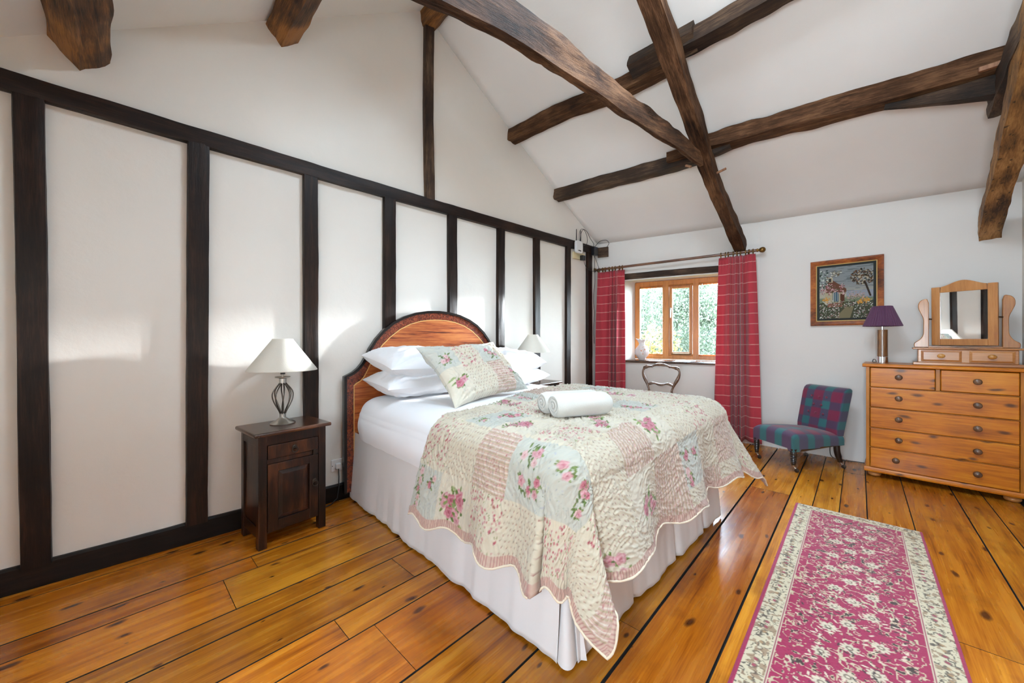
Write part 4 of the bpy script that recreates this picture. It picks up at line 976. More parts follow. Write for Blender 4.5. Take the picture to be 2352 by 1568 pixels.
table_lamp('far bedside lamp with cream shade and steel cage, beyond the pillows', (-2.60, 2.83, .715), .95, 2)

# socket near the bed with plug and flex
sk = thing('wall_socket', 'white plug socket low on the wall between cabinet and bed', 'socket', (XL, .965, .25))
G().box(0, .009, -.043, .043, -.043, .043).build('socket_plate', M_whitep, sk, bevel=.004)
g = G(); g.box(.009, .034, -.018, .018, -.022, .016); g.build('plug', M_whitep, sk, bevel=.005)
for yy in (-.034, .034): g = G(); g.lathe([(.003, 0), (.003, .002)], 8, Matrix.Translation((.009, yy, .0)) @ Matrix.Rotation(math.pi / 2, 4, 'Y')); g.build('screw', M_ant, sk)
g = G(); g.tube([(XL + .024, .968, .228), (XL + .026, .97, .17), (XL + .036, .965, .10), (XL + .05, .95, .03), (XL + .07, .90, .006), (XL + .11, .80, .006)], .0035, 8); o = g.build('lamp_flex', M_blackp, smooth=180); tag(o, 'black lamp flex dropping from the low socket to the floor', 'cable')

# ------------------------------------------------------------------ router corner
rt = thing('wifi_router', 'white router with two black aerials mounted on the timber rail', 'router', (XL + .045, 3.82, 2.30))
g = G(); n = 28; pts = []
for i in range(n):
    a = 2 * math.pi * i / n; c, s = math.cos(a), math.sin(a); pts.append((.072 * abs(c) ** .45 * (1 if c > 0 else -1), .078 * abs(s) ** .45 * (1 if s > 0 else -1)))
g.prism(pts, 0, .032, axis='x'); g.build('router_case', M_whitep, rt, bevel=.007, smooth=50)
g = G(); g.box(.032, .034, -.028, .028, -.052, -.040); g.build('status_panel', M_blackp, rt)
for y in (-.045, .045):
    g = G(); g.tube([(.012, y, .06), (.014, y, .12), (.014, y, .215)], [.0065, .006, .0042], 8); g.build('aerial', M_blackp, rt, smooth=50)
sk2 = thing('wall_socket', 'cream double socket under the router holding a black plug', 'socket', (XL, 3.885, 2.205), 0)
G().box(0, .03, -.115, .115, -.042, .042).build('socket_plate', M_creamp, sk2, bevel=.004)
g = G(); g.box(.03, .075, .0, .062, -.055, .008); g.build('plug', M_blackp, sk2, bevel=.006)
ad = thing('power_adapter', 'black power adapter block at the corner end of the rail', 'adapter', (XL + .04, 4.17, 2.31)); 
G().box(0, .05, -.05, .04, -.06, .05).build('adapter_case', M_blackp, ad, bevel=.006)
g = G(); g.box(.05, .052, -.02, -.012, .03, .034); g.build('indicator_light', simple('blue_indicator', '3a62c8', .3), ad)
g = G(); g.box(-.07, .07, -.014, .014, -.065, .065); o = g.build('timber_offcut', M_oakdk, loc=(XL + .10, 4.31, 2.31), bevel=.003); o.rotation_euler = (0, 0, WANG); tag(o, 'short dark wood offcut fixed in the corner behind the adapter', 'wood block')
cabs = [('black cable looping from the router over to the adapter', [(XL + .06, 3.84, 2.37), (XL + .07, 3.82, 2.46), (XL + .07, 3.86, 2.53), (XL + .07, 3.97, 2.53), (XL + .07, 4.06, 2.45), (XL + .07, 4.13, 2.40), (XL + .06, 4.15, 2.36)]),
        ('second black cable looping behind the router aerials', [(XL + .05, 3.86, 2.37), (XL + .06, 3.87, 2.48), (XL + .06, 3.93, 2.54), (XL + .06, 4.0, 2.47), (XL + .06, 4.0, 2.38), (XL + .05, 3.93, 2.34)]),
        ('thin black cable arching from the adapter against the corner', [(XL + .06, 4.17, 2.36), (XL + .12, 4.20, 2.43), (XL + .17, 4.27, 2.45), (XL + .20, 4.29, 2.41), (XL + .165, 4.30, 2.368)]),
        ('black cable hanging in a loop below the plug', [(XL + .06, 3.93, 2.16), (XL + .06, 3.95, 2.11), (XL + .05, 4.02, 2.06), (XL + .06, 4.12, 2.04), (XL + .10, 4.2, 2.07), (XL + .09, 4.2, 2.13), (XL + .06, 4.165, 2.25)]),
        ('thin black cable running down the corner post', [(XL + .055, 4.175, 2.255), (XL + .055, 4.18, 2.1), (XL + .055, 4.185, 1.9), (XL + .045, 4.17, 1.7), (XL + .05, 4.185, 1.5), (XL + .045, 4.17, 1.3), (XL + .05, 4.18, 1.1)])]
for lb, pts in cabs:
    P_ = [Vector(p) for p in pts]; sm_ = []
    for i in range(len(P_) - 1):
        a, b, c_, d_ = P_[max(0, i - 1)], P_[i], P_[i + 1], P_[min(len(P_) - 1, i + 2)]
        for k in range(6): t_ = k / 6; sm_.append(.5 * ((2 * b) + (-a + c_) * t_ + (2 * a - 5 * b + 4 * c_ - d_) * t_ * t_ + (-a + 3 * b - 3 * c_ + d_) * t_ ** 3))
    g = G(); g.tube(sm_ + [P_[-1]], .003, 6); tag(g.build('cable', M_blackp, smooth=180), lb, 'cable', 'cables around the router')

# ------------------------------------------------------------------ balloon back chair by the window
bc = thing('balloon_back_chair', 'carved walnut balloon back chair with cream seat under the window', 'chair', (-1.845, 4.10, 0), rad(8))
# local: back at y=0 facing -y; width along x
def smoothpts(pts, n=6):
    P_ = [Vector(p) for p in pts]; out = []
    for i in range(len(P_) - 1):
        a, b, c_, d_ = P_[max(0, i - 1)], P_[i], P_[i + 1], P_[min(len(P_) - 1, i + 2)]
        for k in range(n): t_ = k / n; out.append(.5 * ((2 * b) + (-a + c_) * t_ + (2 * a - 5 * b + 4 * c_ - d_) * t_ * t_ + (-a + 3 * b - 3 * c_ + d_) * t_ ** 3))
    return out + [P_[-1]]
half = [(.135, .02, .47), (.13, .03, .53), (.125, .035, .58), (.15, .045, .65), (.185, .055, .72), (.20, .06, .78), (.185, .065, .82), (.155, .067, .838), (.10, .069, .845), (.05, .07, .862), (0, .07, .868)]
for sx in (-1, 1):
    pp = smoothpts([(sx * a, b, c_) for a, b, c_ in half]); g = G(); g.tube(pp, [.015 + .004 * math.sin(i * .35) for i in range(len(pp))], 10, flat=1.1); g.build('back_frame', M_chair, bc, smooth=180)
for px_, pz_, r_ in ((-.172, .83, .021), (.172, .83, .021), (-.10, .842, .014), (.10, .842, .014), (0, .868, .02)):
    g = G(); g.ball((px_, .062, pz_), r_, 10, (1.4, .6, .8)); g.build('crest_carving', M_chair, bc, smooth=180)
pp = smoothpts([(-.135, .042, .635), (-.08, .045, .655), (0, .046, .64), (.08, .045, .655), (.135, .042, .635)]); g = G(); g.tube(pp, [.010 + .006 * abs(math.sin(i * .4)) for i in range(len(pp))], 8); g.build('back_rail', M_chair, bc, smooth=180)
g = G(); g.lathe([(.001, .395), (.20, .40), (.215, .43), (.215, .455), (.195, .475), (.11, .495), (.001, .502)], 40, Matrix.Translation((0, -.20, .018)) @ Matrix.Diagonal((1.05, 1, 1, 1))); g.build('seat', M_cream, bc, smooth=180)
g = G(); g.lathe([(.19, .36), (.22, .37), (.222, .41), (.20, .415)], 40, Matrix.Translation((0, -.20, .01)) @ Matrix.Diagonal((1.05, 1, 1, 1))); g.build('seat_rail', M_chair, bc, smooth=60)
for sx in (-1, 1):
    g = G(); g.tube(smoothpts([(sx * .15, -.36, .39), (sx * .165, -.385, .30), (sx * .15, -.37, .15), (sx * .16, -.39, .0)]), .018, 10); g.build('leg', M_chair, bc, smooth=180)
    g = G(); g.tube(smoothpts([(sx * .135, .015, .48), (sx * .14, -.01, .38), (sx * .145, .02, .2), (sx * .15, .075, .0)]), .017, 10); g.build('leg', M_chair, bc, smooth=180)

# ------------------------------------------------------------------ tartan slipper chair
fwd = Vector((-.561, -.828, 0)).normalized(); sc_yaw = math.atan2(-fwd.x, fwd.y) + math.pi      # local -y faces forward
tc = thing('slipper_chair', 'low tartan slipper chair with buttoned back on castors', 'chair', (-.636, 4.334, 0), math.atan2(.828, .561) - math.pi / 2)
# local: x to the chair's left (viewer right), front is -y ; legs at x=+-.195, y=-.25/+.25
def rbox(P0, nx, nz, fn):
    pass
hw_, hd_ = .215, .27
nA, nB = 30, 36; P = []
def seat_surface(u, v):  # u across -1..1, v front..back -1..1
    x = u * hw_ * (1 - .02 * (v + 1)); y = v * hd_
    rnd_ = (1 - abs(u) ** 6) ** .5 if abs(u) < 1 else 0; rn2 = (1 - max(0, -v) ** 6) ** .5 if v > -1 else 0
    z = .262 + .062 * (rnd_ * rn2) ** .7 + .016 * (1 - u * u) * (1 - (v * .8) ** 2) + (-.02 * v)
    return x, y, z
us_ = np.sin(np.linspace(-1, 1, 41) * np.pi / 2); vs_ = np.sin(np.linspace(-1, 1, 41) * np.pi / 2)
P = np.array([[seat_surface(a, b) for b in vs_] for a in us_])
# skirt round the seat edge down to the rail, front corners dropped over the legs
ringp = [tuple(P[i, 0]) for i in range(41)] + [tuple(P[40, j]) for j in range(1, 41)] + [tuple(P[i, 40]) for i in range(39, -1, -1)] + [tuple(P[0, j]) for j in range(39, 0, -1)]
g = G(); nR = len(ringp)
top = list(ringp); 
def low(p):
    x, y, z = p; cor = max(0, abs(x) - .15) / .065 if y < -.2 else 0; cor = max(cor, (max(0, -y - .205) / .065) if abs(x) > .16 else 0)
    return (x * 1.0, y * 1.0, .197 - .022 * min(1, cor) + (.012 if y > 0 else 0))
g.add([p for p in top] + [low(p) for p in top], [(i, (i + 1) % nR, (i + 1) % nR + nR, i + nR) for i in range(nR)] + [tuple(range(nR, 2 * nR))])
k0 = len(g.v); g.add([tuple(p) for r_ in P for p in r_], [(i * 41 + j, (i + 1) * 41 + j, (i + 1) * 41 + j + 1, i * 41 + j + 1) for i in range(40) for j in range(40)])
me_seat = g.build('seat', M_tart_s, tc, smooth=40)
bm = bmesh.new(); bm.from_mesh(me_seat.data); bmesh.ops.remove_doubles(bm, verts=bm.verts, dist=.0005); bmesh.ops.recalc_face_normals(bm, faces=bm.faces); bm.to_mesh(me_seat.data); bm.free()
# back: leaning slab, slightly padded
bk = np.zeros((40, 34, 3)); 
g = G(); prof = [(.015, .0), (0, .02), (-.008, .06), (-.008, .36), (0, .40), (.018, .418), (.06, .425), (.088, .415), (.095, .38), (.085, 0)]
n = len(prof); secs = [-1, -.94, -.6, -.2, .2, .6, .94, 1]; vs = []
for s_ in secs:
    e = 1 if abs(s_) < .95 else .0; w__ = .195
    for (py, pz) in prof:
        pad = -.014 * (1 - s_ ** 4) * math.sin(math.pi * min(1, pz / .42)) if py < .02 else 0
        lean = pz * .22
        vs.append((s_ * w__ * (1 + .03 * pz), .20 + py * (1 if e else .8) + (0 if e else .01) + lean + pad, .285 + pz - (0 if e else .008 * (pz > .3))))
fs = [(i * n + k, i * n + (k + 1) % n, (i + 1) * n + (k + 1) % n, (i + 1) * n + k) for i in range(len(secs) - 1) for k in range(n)] + [tuple(range(n)), tuple(range((len(secs) - 1) * n, len(secs) * n))]
g.add(vs, fs); back = g.build('backrest', M_tart_b, tc, smooth=45, bevel=.006)
for (bx_, bz_) in ((-.075, .33), (0, .325), (.065, .33), (-.04, .255), (.03, .255), (-.08, .18), (-.01, .175), (.06, .175)):
    g = G(); yy = .20 - .008 + .22 * bz_ - .016; g.ball((bx_, yy, .285 + bz_), .0105, 8, (1, .7, 1)); g.build('button', M_maroon, back, smooth=180)
def caster(x, y, par, ang=0.0):
    g = G(); g.lathe([(.014, .045), (.016, .06)], 14, Matrix.Translation((x, y, 0))); g.tube([(x, y, .05), (x + .012, y + .006, .034), (x + .02, y + .01, .02)], [.007, .006, .005], 8)
    g.build('castor_fork', M_steel, par, smooth=50)
    g = G(); mxx = Matrix.Translation((x + .022, y + .01, .0175)) @ Matrix.Rotation(.5, 4, 'Z') @ Matrix.Rotation(math.pi / 2, 4, 'X'); g.lathe([(.006, -.009), (.0165, -.007), (.0175, 0), (.0165, .007), (.006, .009)], 20, mxx); g.build('castor_wheel', M_ant, par, smooth=40)
M_ebony = simple('ebonised_wood', '1c1716', .3, Coat_Weight=.4)
for sx in (-1, 1):
    g = G(); pr2 = [(.014, .055), (.017, .062), (.015, .07), (.02, .078), (.017, .084), (.023, .092), (.018, .099), (.0245, .107), (.02, .114), (.026, .123), (.021, .13), (.0275, .138), (.022, .146), (.027, .155), (.023, .163), (.025, .172), (.02, .18), (.025, .20)]
    x, y = sx * .195, -.25; g.lathe(pr2, 18, Matrix.Translation((x, y, 0))); lg = g.build('leg', M_ebony, tc, smooth=60); caster(x, y, lg)
    g = G(); x = sx * .18; g.tube(smoothpts([(x, .22, .22), (x, .225, .15), (x, .245, .09), (x, .26, .055)]), [.024] * 12 + [.02] * 6 + [.016], 8); lg = g.build('leg', M_ebony, tc, smooth=50); caster(x, .26, lg)

# flex by the wall behind the slipper chair
g = G(); g.tube(smoothpts([(-.42, 4.76, .2), (-.44, 4.74, .08), (-.40, 4.72, .01), (-.2, 4.75, .008), (.0, 4.76, .008)]), .004, 6); tag(g.build('cable', M_blackp, smooth=180), 'black cable on the floor behind the slipper chair', 'cable')

# ------------------------------------------------------------------ chest of drawers
ch = thing('chest_of_drawers', 'honey pine chest of drawers with round knobs against the back wall', 'chest of drawers', (.232, 4.36, 0))
W_, Dp = .402, .40       # local x -W_..W_, front at y=0
g = G()
for sx in (-1, 1):
    a, b = sorted((sx * W_, sx * (W_ - .022))); g.box(a, b, 0, Dp, .075, .922)
g.box(-W_ + .02, W_ - .02, .012, Dp, .075, .10); g.box(-W_ + .02, W_ - .02, Dp - .01, Dp, .08, .92)
g.box(-.012, .012, .002, .30, .755, .92)
for z in (.752, .583, .413, .249): g.box(-W_ + .02, W_ - .02, .006, .35, z - .006, z + .002)
g.build('carcass', M_pinev, ch, bevel=.002)
g = G()
for s_ in (1,):
    prof = [(-.022, .922), (-.03, .928), (-.03, .936), (-.022, .948), (Dp + .01, .948), (Dp + .01, .922)]
    g.prism(prof, -W_ - .022, W_ + .022, axis='x')
g.build('top_board', M_pine, ch, bevel=.003)
g = G(); prof = [(-.014, .044), (-.016, .058), (-.008, .066), (-.004, .08), (.02, .08), (.02, .044)]; g.prism(prof, -W_ - .012, W_ + .012, axis='x')
for sx in (-1, 1):
    a, b = sorted((sx * W_, sx * (W_ + .014))); g.box(a, b, 0, Dp, .044, .078)
g.build('plinth', M_pine, ch, bevel=.002)
for sx in (-1, 1):
    for yy in (.045, Dp - .05):
        g = G(); g.lathe([(.022, 0), (.036, .006), (.043, .018), (.040, .03), (.03, .036), (.032, .044)], 24, Matrix.Translation((sx * (W_ - .05), yy, 0))); g.build('bun_foot', M_knob if False else M_mpine, ch, smooth=50)
def knob(par, x, z, r=.0225, mat=M_knob, y=0.0, wide=1.0, nm='knob'):
    g = G(); g.lathe([(.008, 0), (.009, .010), (.016, .013), (r, .02), (r * .98, .028), (r * .7, .034), (.001, .036)], 22, Matrix.Translation((x, y, z)) @ Matrix.Rotation(math.pi / 2, 4, 'X') @ Matrix.Diagonal((wide, 1, 1, 1)))
    g.build(nm, mat, par, smooth=50)
def drawer(par, x0, x1, z0, z1, y=-.012, kn=(), mat=M_pine, b=.005):
    g = G(); g.box(x0, x1, y, .01, z0, z1); d_ = g.build('drawer', mat, par, bevel=b); return d_
rowz = [(.757, .917), (.588, .748), (.418, .579), (.254, .409), (.085, .245)]
d1_ = drawer(ch, -W_ + .026, -.014, *rowz[0]); knob(d1_, -.21, .845, y=-.012)
d2_ = drawer(ch, .014, W_ - .026, *rowz[0]); knob(d2_, .19, .842, y=-.012)
for i, (za, zb) in enumerate(rowz[1:]):
    dd = drawer(ch, -W_ + .026, W_ - .026, za, zb); jog = (0, 0, 0, -.016)[i]
    knob(dd, -.21 + jog, (za + zb) / 2 + .006, y=-.012); knob(dd, .19, (za + zb) / 2 + .002, y=-.012)

# ------------------------------------------------------------------ dressing mirror on the chest
TZ = .9485
dm = thing('dressing_mirror', 'pine dressing table mirror with two small drawers on the chest', 'mirror', (.375, 4.45, TZ))
g = G(); g.box(-.272, .272, -.015, .20, 0, .022); g.box(-.245, .245, .0, .195, .022, .125); g.build('mirror_base', M_mpineh, dm, bevel=.004)
g = G(); g.box(-.275, .275, -.016, .20, .125, .138); g.build('shelf', M_mpineh, dm, bevel=.005)
for (a, b) in ((-.228, -.018), (.018, .228)):
    g = G(); m = .014; z0_, z1_ = .03, .117
    vs = [(a, 0, z0_), (b, 0, z0_), (b, 0, z1_), (a, 0, z1_), (a, -.006, z0_), (b, -.006, z0_), (b, -.006, z1_), (a, -.006, z1_), (a + m, -.012, z0_ + m), (b - m, -.012, z0_ + m), (b - m, -.012, z1_ - m), (a + m, -.012, z1_ - m)]
    g.add(vs, [(8, 9, 10, 11)] + [(i, (i + 1) % 4, (i + 1) % 4 + 4, i + 4) for i in range(4)] + [(i + 4, (i + 1) % 4 + 4, (i + 1) % 4 + 8, i + 8) for i in range(4)] + [(3, 2, 1, 0)])
    d_ = g.build('drawer', M_mpineh, dm); knob(d_, (a + b) / 2, .075, r=.017, mat=M_mknob, y=-.012, wide=1.25)
def smooth2(pts): return [(p.x, p.y) for p in smoothpts([(a, b, 0) for a, b in pts], 5)]
for sx in (-1, 1):
    outl = smooth2([(.262, .14), (.262, .175), (.235, .20), (.215, .24), (.212, .30), (.213, .37), (.228, .42), (.240, .46), (.238, .50), (.222, .525), (.196, .535)]) + [(.19, .53), (.182, .50), (.182, .14)]
    g = G(); g.prism([(sx * a, b) for a, b in outl], .085, .110); g.build('support', M_mpine, dm, bevel=.004, smooth=40)
g = G(); g.box(-.185, .185, .085, .11, .138, .150); g.build('cross_rail', M_mpineh, dm, bevel=.002)
# swinging frame, turned a little towards the bed wall
fr = G(); fw, gw_ = .170, .122; zb_, zt_ = .158, .625
arc = [(a, zt_ + .042 * (math.cos(math.pi * min(1, abs(a) / .13)) * .5 + .5)) for a in np.linspace(-fw, fw, 33)]
outer = [(-fw, zb_), (fw, zb_)] + [(a, b) for a, b in reversed(arc)]
gz0, gz1 = .208, .58
mxf = Matrix.Translation((0, .095, 0)) @ Matrix.Rotation(rad(-19.8), 4, 'Z') @ Matrix.Rotation(rad(1.0), 4, 'X')
fr.prism([(-fw, zb_), (-gw_, zb_), (-gw_, zt_ + .001), (-fw, zt_)], -.012, .012, mxf)
fr.prism([(gw_, zb_), (fw, zb_), (fw, zt_), (gw_, zt_ + .001)], -.012, .012, mxf)
fr.prism([(-gw_, zb_), (gw_, zb_), (gw_, gz0), (-gw_, gz0)], -.012, .012, mxf)
ar = [(a, b) for a, b in arc if abs(a) <= gw_ + .003]
fr.prism([(-gw_, gz1)] + [(gw_, gz1)] + [(a, b) for a, b in reversed(ar)], -.012, .012, mxf)
fo_ = fr.build('mirror_frame', M_mpine, dm, bevel=.003)
g = G(); g.box(-gw_ - .002, gw_ + .002, -.004, -.002, gz0 - .002, gz1 + .002, mxf); g.build('mirror_glass', M_mirror, fo_)
for sx in (-1, 1):
    g = G(); a = mxf @ Vector((sx * fw, 0, .37)); g.tube([a, Vector((sx * .186, .097, .37))], .006, 8); g.build('pivot', M_ant, dm, smooth=50)

# ------------------------------------------------------------------ plum lamp on the chest
pm = thing('table_lamp', 'small lamp with plum pleated shade on a walnut cylinder, on the chest', 'lamp', (-.075, 4.55, TZ))
g = G(); g.lathe([(.001, 0), (.036, 0), (.036, .055), (.034, .057)], 40); g.build('lamp_base', M_chrome, pm, smooth=40); g = G(); g.lathe([(.007, .28), (.007, .33)], 14); g.build('lamp_neck', M_chrome, pm, smooth=40)
g = G(); g.lathe([(.034, .057), (.034, .288), (.001, .289)], 40); g.build('lamp_column', M_cyl, pm, smooth=40)
g = G(); n = 168; zz = [(.124, .318), (.124, .322), (.094, .405), (.064, .488), (.064, .492)]; vs = []
for j, (r_, z_) in enumerate(zz):
    for i in range(n):
        a = 2 * math.pi * i / n; q = r_ * (1 + .022 * (1 if i % 4 < 2 else -1) * (0 if j in (0, 4) else 1)); vs.append((q * math.cos(a), q * math.sin(a), z_))
g.add(vs, [(j * n + i, j * n + (i + 1) % n, (j + 1) * n + (i + 1) % n, (j + 1) * n + i) for j in range(4) for i in range(n)])
o = g.build('lamp_shade', M_plum, pm, smooth=30); o.modifiers.new('s', 'SOLIDIFY').thickness = .002
g = G(); g.tube(smoothpts([(-.03, .01, .01), (-.06, .02, .006), (-.055, .05, .03), (-.04, .12, .01), (-.03, .2, -.04)]), .0028, 6); g.build('flex', M_blackp, pm, smooth=180)

# ------------------------------------------------------------------ framed needlework
pf_ = thing('framed_needlework', 'framed needlework of a thatched cottage garden on the back wall', 'picture', (-.33, YB, 1.608))
PW, PH, fw_ = .262, .320, .052
def mitre(w0, h0, w1, h1, y0_, y1_):
    g = G(); o_ = [(-w0, -h0), (w0, -h0), (w0, h0), (-w0, h0)]; i_ = [(-w1, -h1), (w1, -h1), (w1, h1), (-w1, h1)]
    mo = [((a[0] * .65 + b[0] * .35), (a[1] * .65 + b[1] * .35)) for a, b in zip(o_, i_)]
    L_ = [[(p[0], 0, p[1]) for p in o_], [(p[0], y0_ + .004, p[1]) for p in o_], [(p[0], y0_, p[1]) for p in mo], [(p[0], y1_, p[1]) for p in i_], [(p[0], 0, p[1]) for p in i_]]
    g.add([p for r_ in L_ for p in r_], [(j * 4 + i, j * 4 + (i + 1) % 4, (j + 1) * 4 + (i + 1) % 4, (j + 1) * 4 + i) for j in range(4) for i in range(4)]); return g
mitre(PW, PH, PW - .042, PH - .042, -.028, -.016).build('picture_frame', M_frame, pf_, bevel=.002)
mitre(PW - .041, PH - .041, PW - .050, PH - .050, -.016, -.012).build('gilt_slip', M_gold, pf_)
G().box(-PW + .045, PW - .045, -.009, -.006, -PH + .045, PH - .045).build('mount', M_felt, pf_)
cp = Canvas(.385, .50, .0022, '8b8e90'); RP = random.Random(3); x_, y_ = cp.X, cp.Y
sl = (slice(None), slice(None))
cp.blend(sl, sstep(.34, .2, y_), 'b5ac9c'); cp.blend(sl, ((vnoise(x_ * 18, y_ * 160, 4) > .45) & (y_ > .26)).astype(float), '6f7274')
cp.blend(sl, sstep(.21, .19, y_), '77806a'); cp.blend(sl, ((y_ > .19) & (y_ < .26) & (x_ > .2)).astype(float) * .7, '8d93a8')
# garden ground and path
cp.blend(sl, (y_ < .16).astype(float), '4a4a38'); cp.blend(sl, ((y_ < .11) & (np.abs(x_ - .17 - .5 * y_) < .028 + .25 * (.11 - y_))).astype(float) * .75, '8f8062')
# cottage wall, roof, window, door
cp.blend(sl, ((x_ > .04) & (x_ < .17) & (y_ > .14) & (y_ < .29)).astype(float), 'b3a58a')
cp.blend(sl, ((y_ < .29 + .00 + (.19 - x_) * .9) & (y_ > .25) & (x_ > .05) & (x_ < .20) & (y_ < .42)).astype(float), '6b4432')
cp.blend(sl, ((x_ > .06) & (x_ < .10) & (y_ > .35) & (y_ < .40)).astype(float), 'c2b294'); cp.blend(sl, ((x_ > .07) & (x_ < .09) & (y_ > .355) & (y_ < .39)).astype(float), '3a3532')
cp.blend(sl, ((x_ > .10) & (x_ < .145) & (y_ > .16) & (y_ < .255)).astype(float), '4d6577'); cp.blend(sl, ((x_ > .155) & (x_ < .185) & (y_ > .13) & (y_ < .235)).astype(float), '5c3526')
cp.blend(sl, ((np.mod(x_, .015) < .003) & (x_ > .10) & (x_ < .145) & (y_ > .16) & (y_ < .255)).astype(float), 'c9c4b4')
cp.blend(sl, ((x_ > .06) & (x_ < .17) & (y_ > .11) & (y_ < .15)).astype(float), '8a5a4a')
for k in range(260):   # tree on the right, trunk leaning
    a = RP.uniform(0, 6.3); q = RP.uniform(0, 1) ** .5; cp.dot(.315 + math.cos(a) * q * .085, .385 + math.sin(a) * q * .075, RP.uniform(.004, .010), RP.choice(['4a3226', '6b4428', '2f2c22', 'b9a890', '574a36']), .6, RP.uniform(0, 3))
for k in range(40): cp.dot(.33 + k * .0009, .33 - k * .0032, .007, '3a2c22')
for k in range(90):
    cp.dot(RP.uniform(.0, .07), RP.uniform(.30, .47), RP.uniform(.004, .01), RP.choice(['2c3a34', '3c4a40', '88928a', 'd2d4cc']), .7, RP.uniform(0, 3))
for k in range(150): cp.dot(RP.uniform(.01, .19), .275 + .03 * math.sin(k) + RP.uniform(-.015, .03), RP.uniform(.003, .007), RP.choice(['c9949a', 'd8b3b4', '8a4f52', '5e5a40']), .7, RP.uniform(0, 3))
for k in range(900):
    x, y = RP.uniform(0, .385), RP.uniform(0, .17)
    if abs(x - .2) < .05 and y < .1: continue
    cp.dot(x, y, RP.uniform(.002, .006), RP.choice(['e2dfd8', 'b98a8e', '4c5238', '3b3f30', 'd3cfc8', '8f9a78', '4c5238']), .6, RP.uniform(0, 3))
for k in range(160): cp.dot(RP.uniform(.2, .33), RP.gauss(.20, .02), RP.uniform(.003, .006), RP.choice(['b88d88', 'c4a59c', '6c6a50', '8a8c70']), .7, RP.uniform(0, 3))
for cx_, cy_ in ((.045, .185), (.30, .155), (.34, .165)):
    for k in range(30): cp.dot(cx_ + RP.gauss(0, .013), cy_ + RP.gauss(0, .012), .005, RP.choice(['c9862c', 'd99c46']), .8)
for k in range(70): cp.dot(RP.gauss(.12, .02), RP.gauss(.43, .012), RP.uniform(.003, .007), RP.choice(['dcd6c8', '6c5c48', '8c8a7c']), .7)
PP = np.stack([cp.X - .1925, 0 * cp.X - .0095, cp.Y - .25], -1)
gridmesh('needlework_panel', PP, M_needle, pf_, colors=cp.c, uv=np.stack([cp.X, cp.Y], -1))
g = G(); g.box(-PW + .05, PW - .05, -.0125, -.0115, -PH + .05, PH - .05); g.build('picture_glass', M_glass, pf_)

# ------------------------------------------------------------------ runner rug
RW, RL = .605, 2.35
cr_ = Canvas(RW, RL, .0034, '98204a'); RR = random.Random(8); x_, y_ = cr_.X, cr_.Y
ex = np.minimum(x_, RW - x_); ey = np.minimum(y_, RL - y_); ed = np.minimum(ex - 0, ey + .012); ed = np.minimum(ex, ey + .012)
sl = (slice(None), slice(None))
field = ed > .128
nz1 = fbm(x_ * 20, y_ * 20, 3, 2); nz2 = fbm(x_ * 22 + 50, y_ * 22, 9, 2); nz3 = fbm(x_ * 62, y_ * 62, 13, 2)
vines = (np.abs(nz1) < .045) | (np.abs(nz2) < .04)
cr_.blend(sl, (field & vines).astype(float) * .95, 'c4b496'); cr_.blend(sl, (field & (nz3 > .52)).astype(float) * .9, 'bbaa8c'); cr_.blend(sl, (field & (nz3 > .74)).astype(float), '40302c')
cr_.blend(sl, (field & (np.abs(nz3 + .45) < .03)).astype(float) * .7, '4a1a30')
fm = field.astype(float)
yy = .16; row = 0
while yy < RL - .14:
    for xx in ([.5] if row % 2 else [.3, .7]):
        cx_, cy_ = .13 + (RW - .26) * xx + RR.uniform(-.015, .015), yy + RR.uniform(-.015, .015)
        for k in range(9):
            a = 2 * math.pi * k / 9; cr_.dot(cx_ + .018 * math.cos(a), cy_ + .018 * math.sin(a), .0105, 'c9bca4', .55, a, 1, fm)
        cr_.dot(cx_, cy_, .011, '6a5648', 1, 0, 1, fm); cr_.dot(cx_, cy_, .006, 'cfc3ab', 1, 0, 1, fm)
    yy += .085; row += 1
for k in range(420):
    a = RR.uniform(0, 6.3); cx_, cy_ = RR.uniform(.13, RW - .13), RR.uniform(.12, RL - .12); cr_.dot(cx_, cy_, .011, RR.choice(['d6c6ae', 'd6c6ae', '3c2c2e']), .32, a, .95, fm)
# borders: cream with dark scrolls, red line, medallion guard
b1 = (ed > .016) & (ed < .088); cr_.blend(sl, b1.astype(float), 'c9bc9f')
sc_ = np.abs(fbm(x_ * 55, y_ * 55, 21, 2)); cr_.blend(sl, (b1 & (sc_ < .12)).astype(float) * .9, '3e3430'); cr_.blend(sl, (b1 & (fbm(x_ * 70, y_ * 70, 23, 1) > .45)).astype(float) * .75, '8a6a50')
b2 = (ed > .096) & (ed < .128); md = np.abs(fbm(x_ * 42, y_ * 42, 27, 2)); cr_.blend(sl, (b2 & (md < .13)).astype(float), 'bdae8e'); cr_.blend(sl, ((ed > .088) & (ed < .096)).astype(float), 'c8bca2'); cr_.blend(sl, (np.abs(ed - .092) < .0024).astype(float), '8c1c44')
for k in range(int(RL / .034)):
    for xx in (.052, RW - .052): cr_.dot(xx + RR.uniform(-.008, .008), .03 + k * .034, .011, '4a3c34', .8, k, .8); cr_.dot(xx, .03 + k * .034, .0075, RR.choice(['cfc2a8', 'a5835e', '9a3a50']), .8, k, .9)
for k in range(int(RW / .034)):
    cr_.dot(.02 + k * .034, RL - .04, .011, '4a3c34', .8, k, .8); cr_.dot(.02 + k * .034, RL - .04, .0075, RR.choice(['cfc2a8', 'a5835e']), .8, k, .9)
zr = .006 + .0006 * vnoise(x_ * 200, y_ * 200, 3) - .005 * sstep(.008, 0, ex)
PR = np.stack([x_ - RW, y_ - RL, zr], -1)   # origin at the far right corner
ro = gridmesh('runner_rug', PR, M_rug, None, colors=cr_.c, uv=np.stack([x_, y_], -1)); ro.location = (.118, 3.292, .0); ro.rotation_euler = (0, 0, rad(2.9))
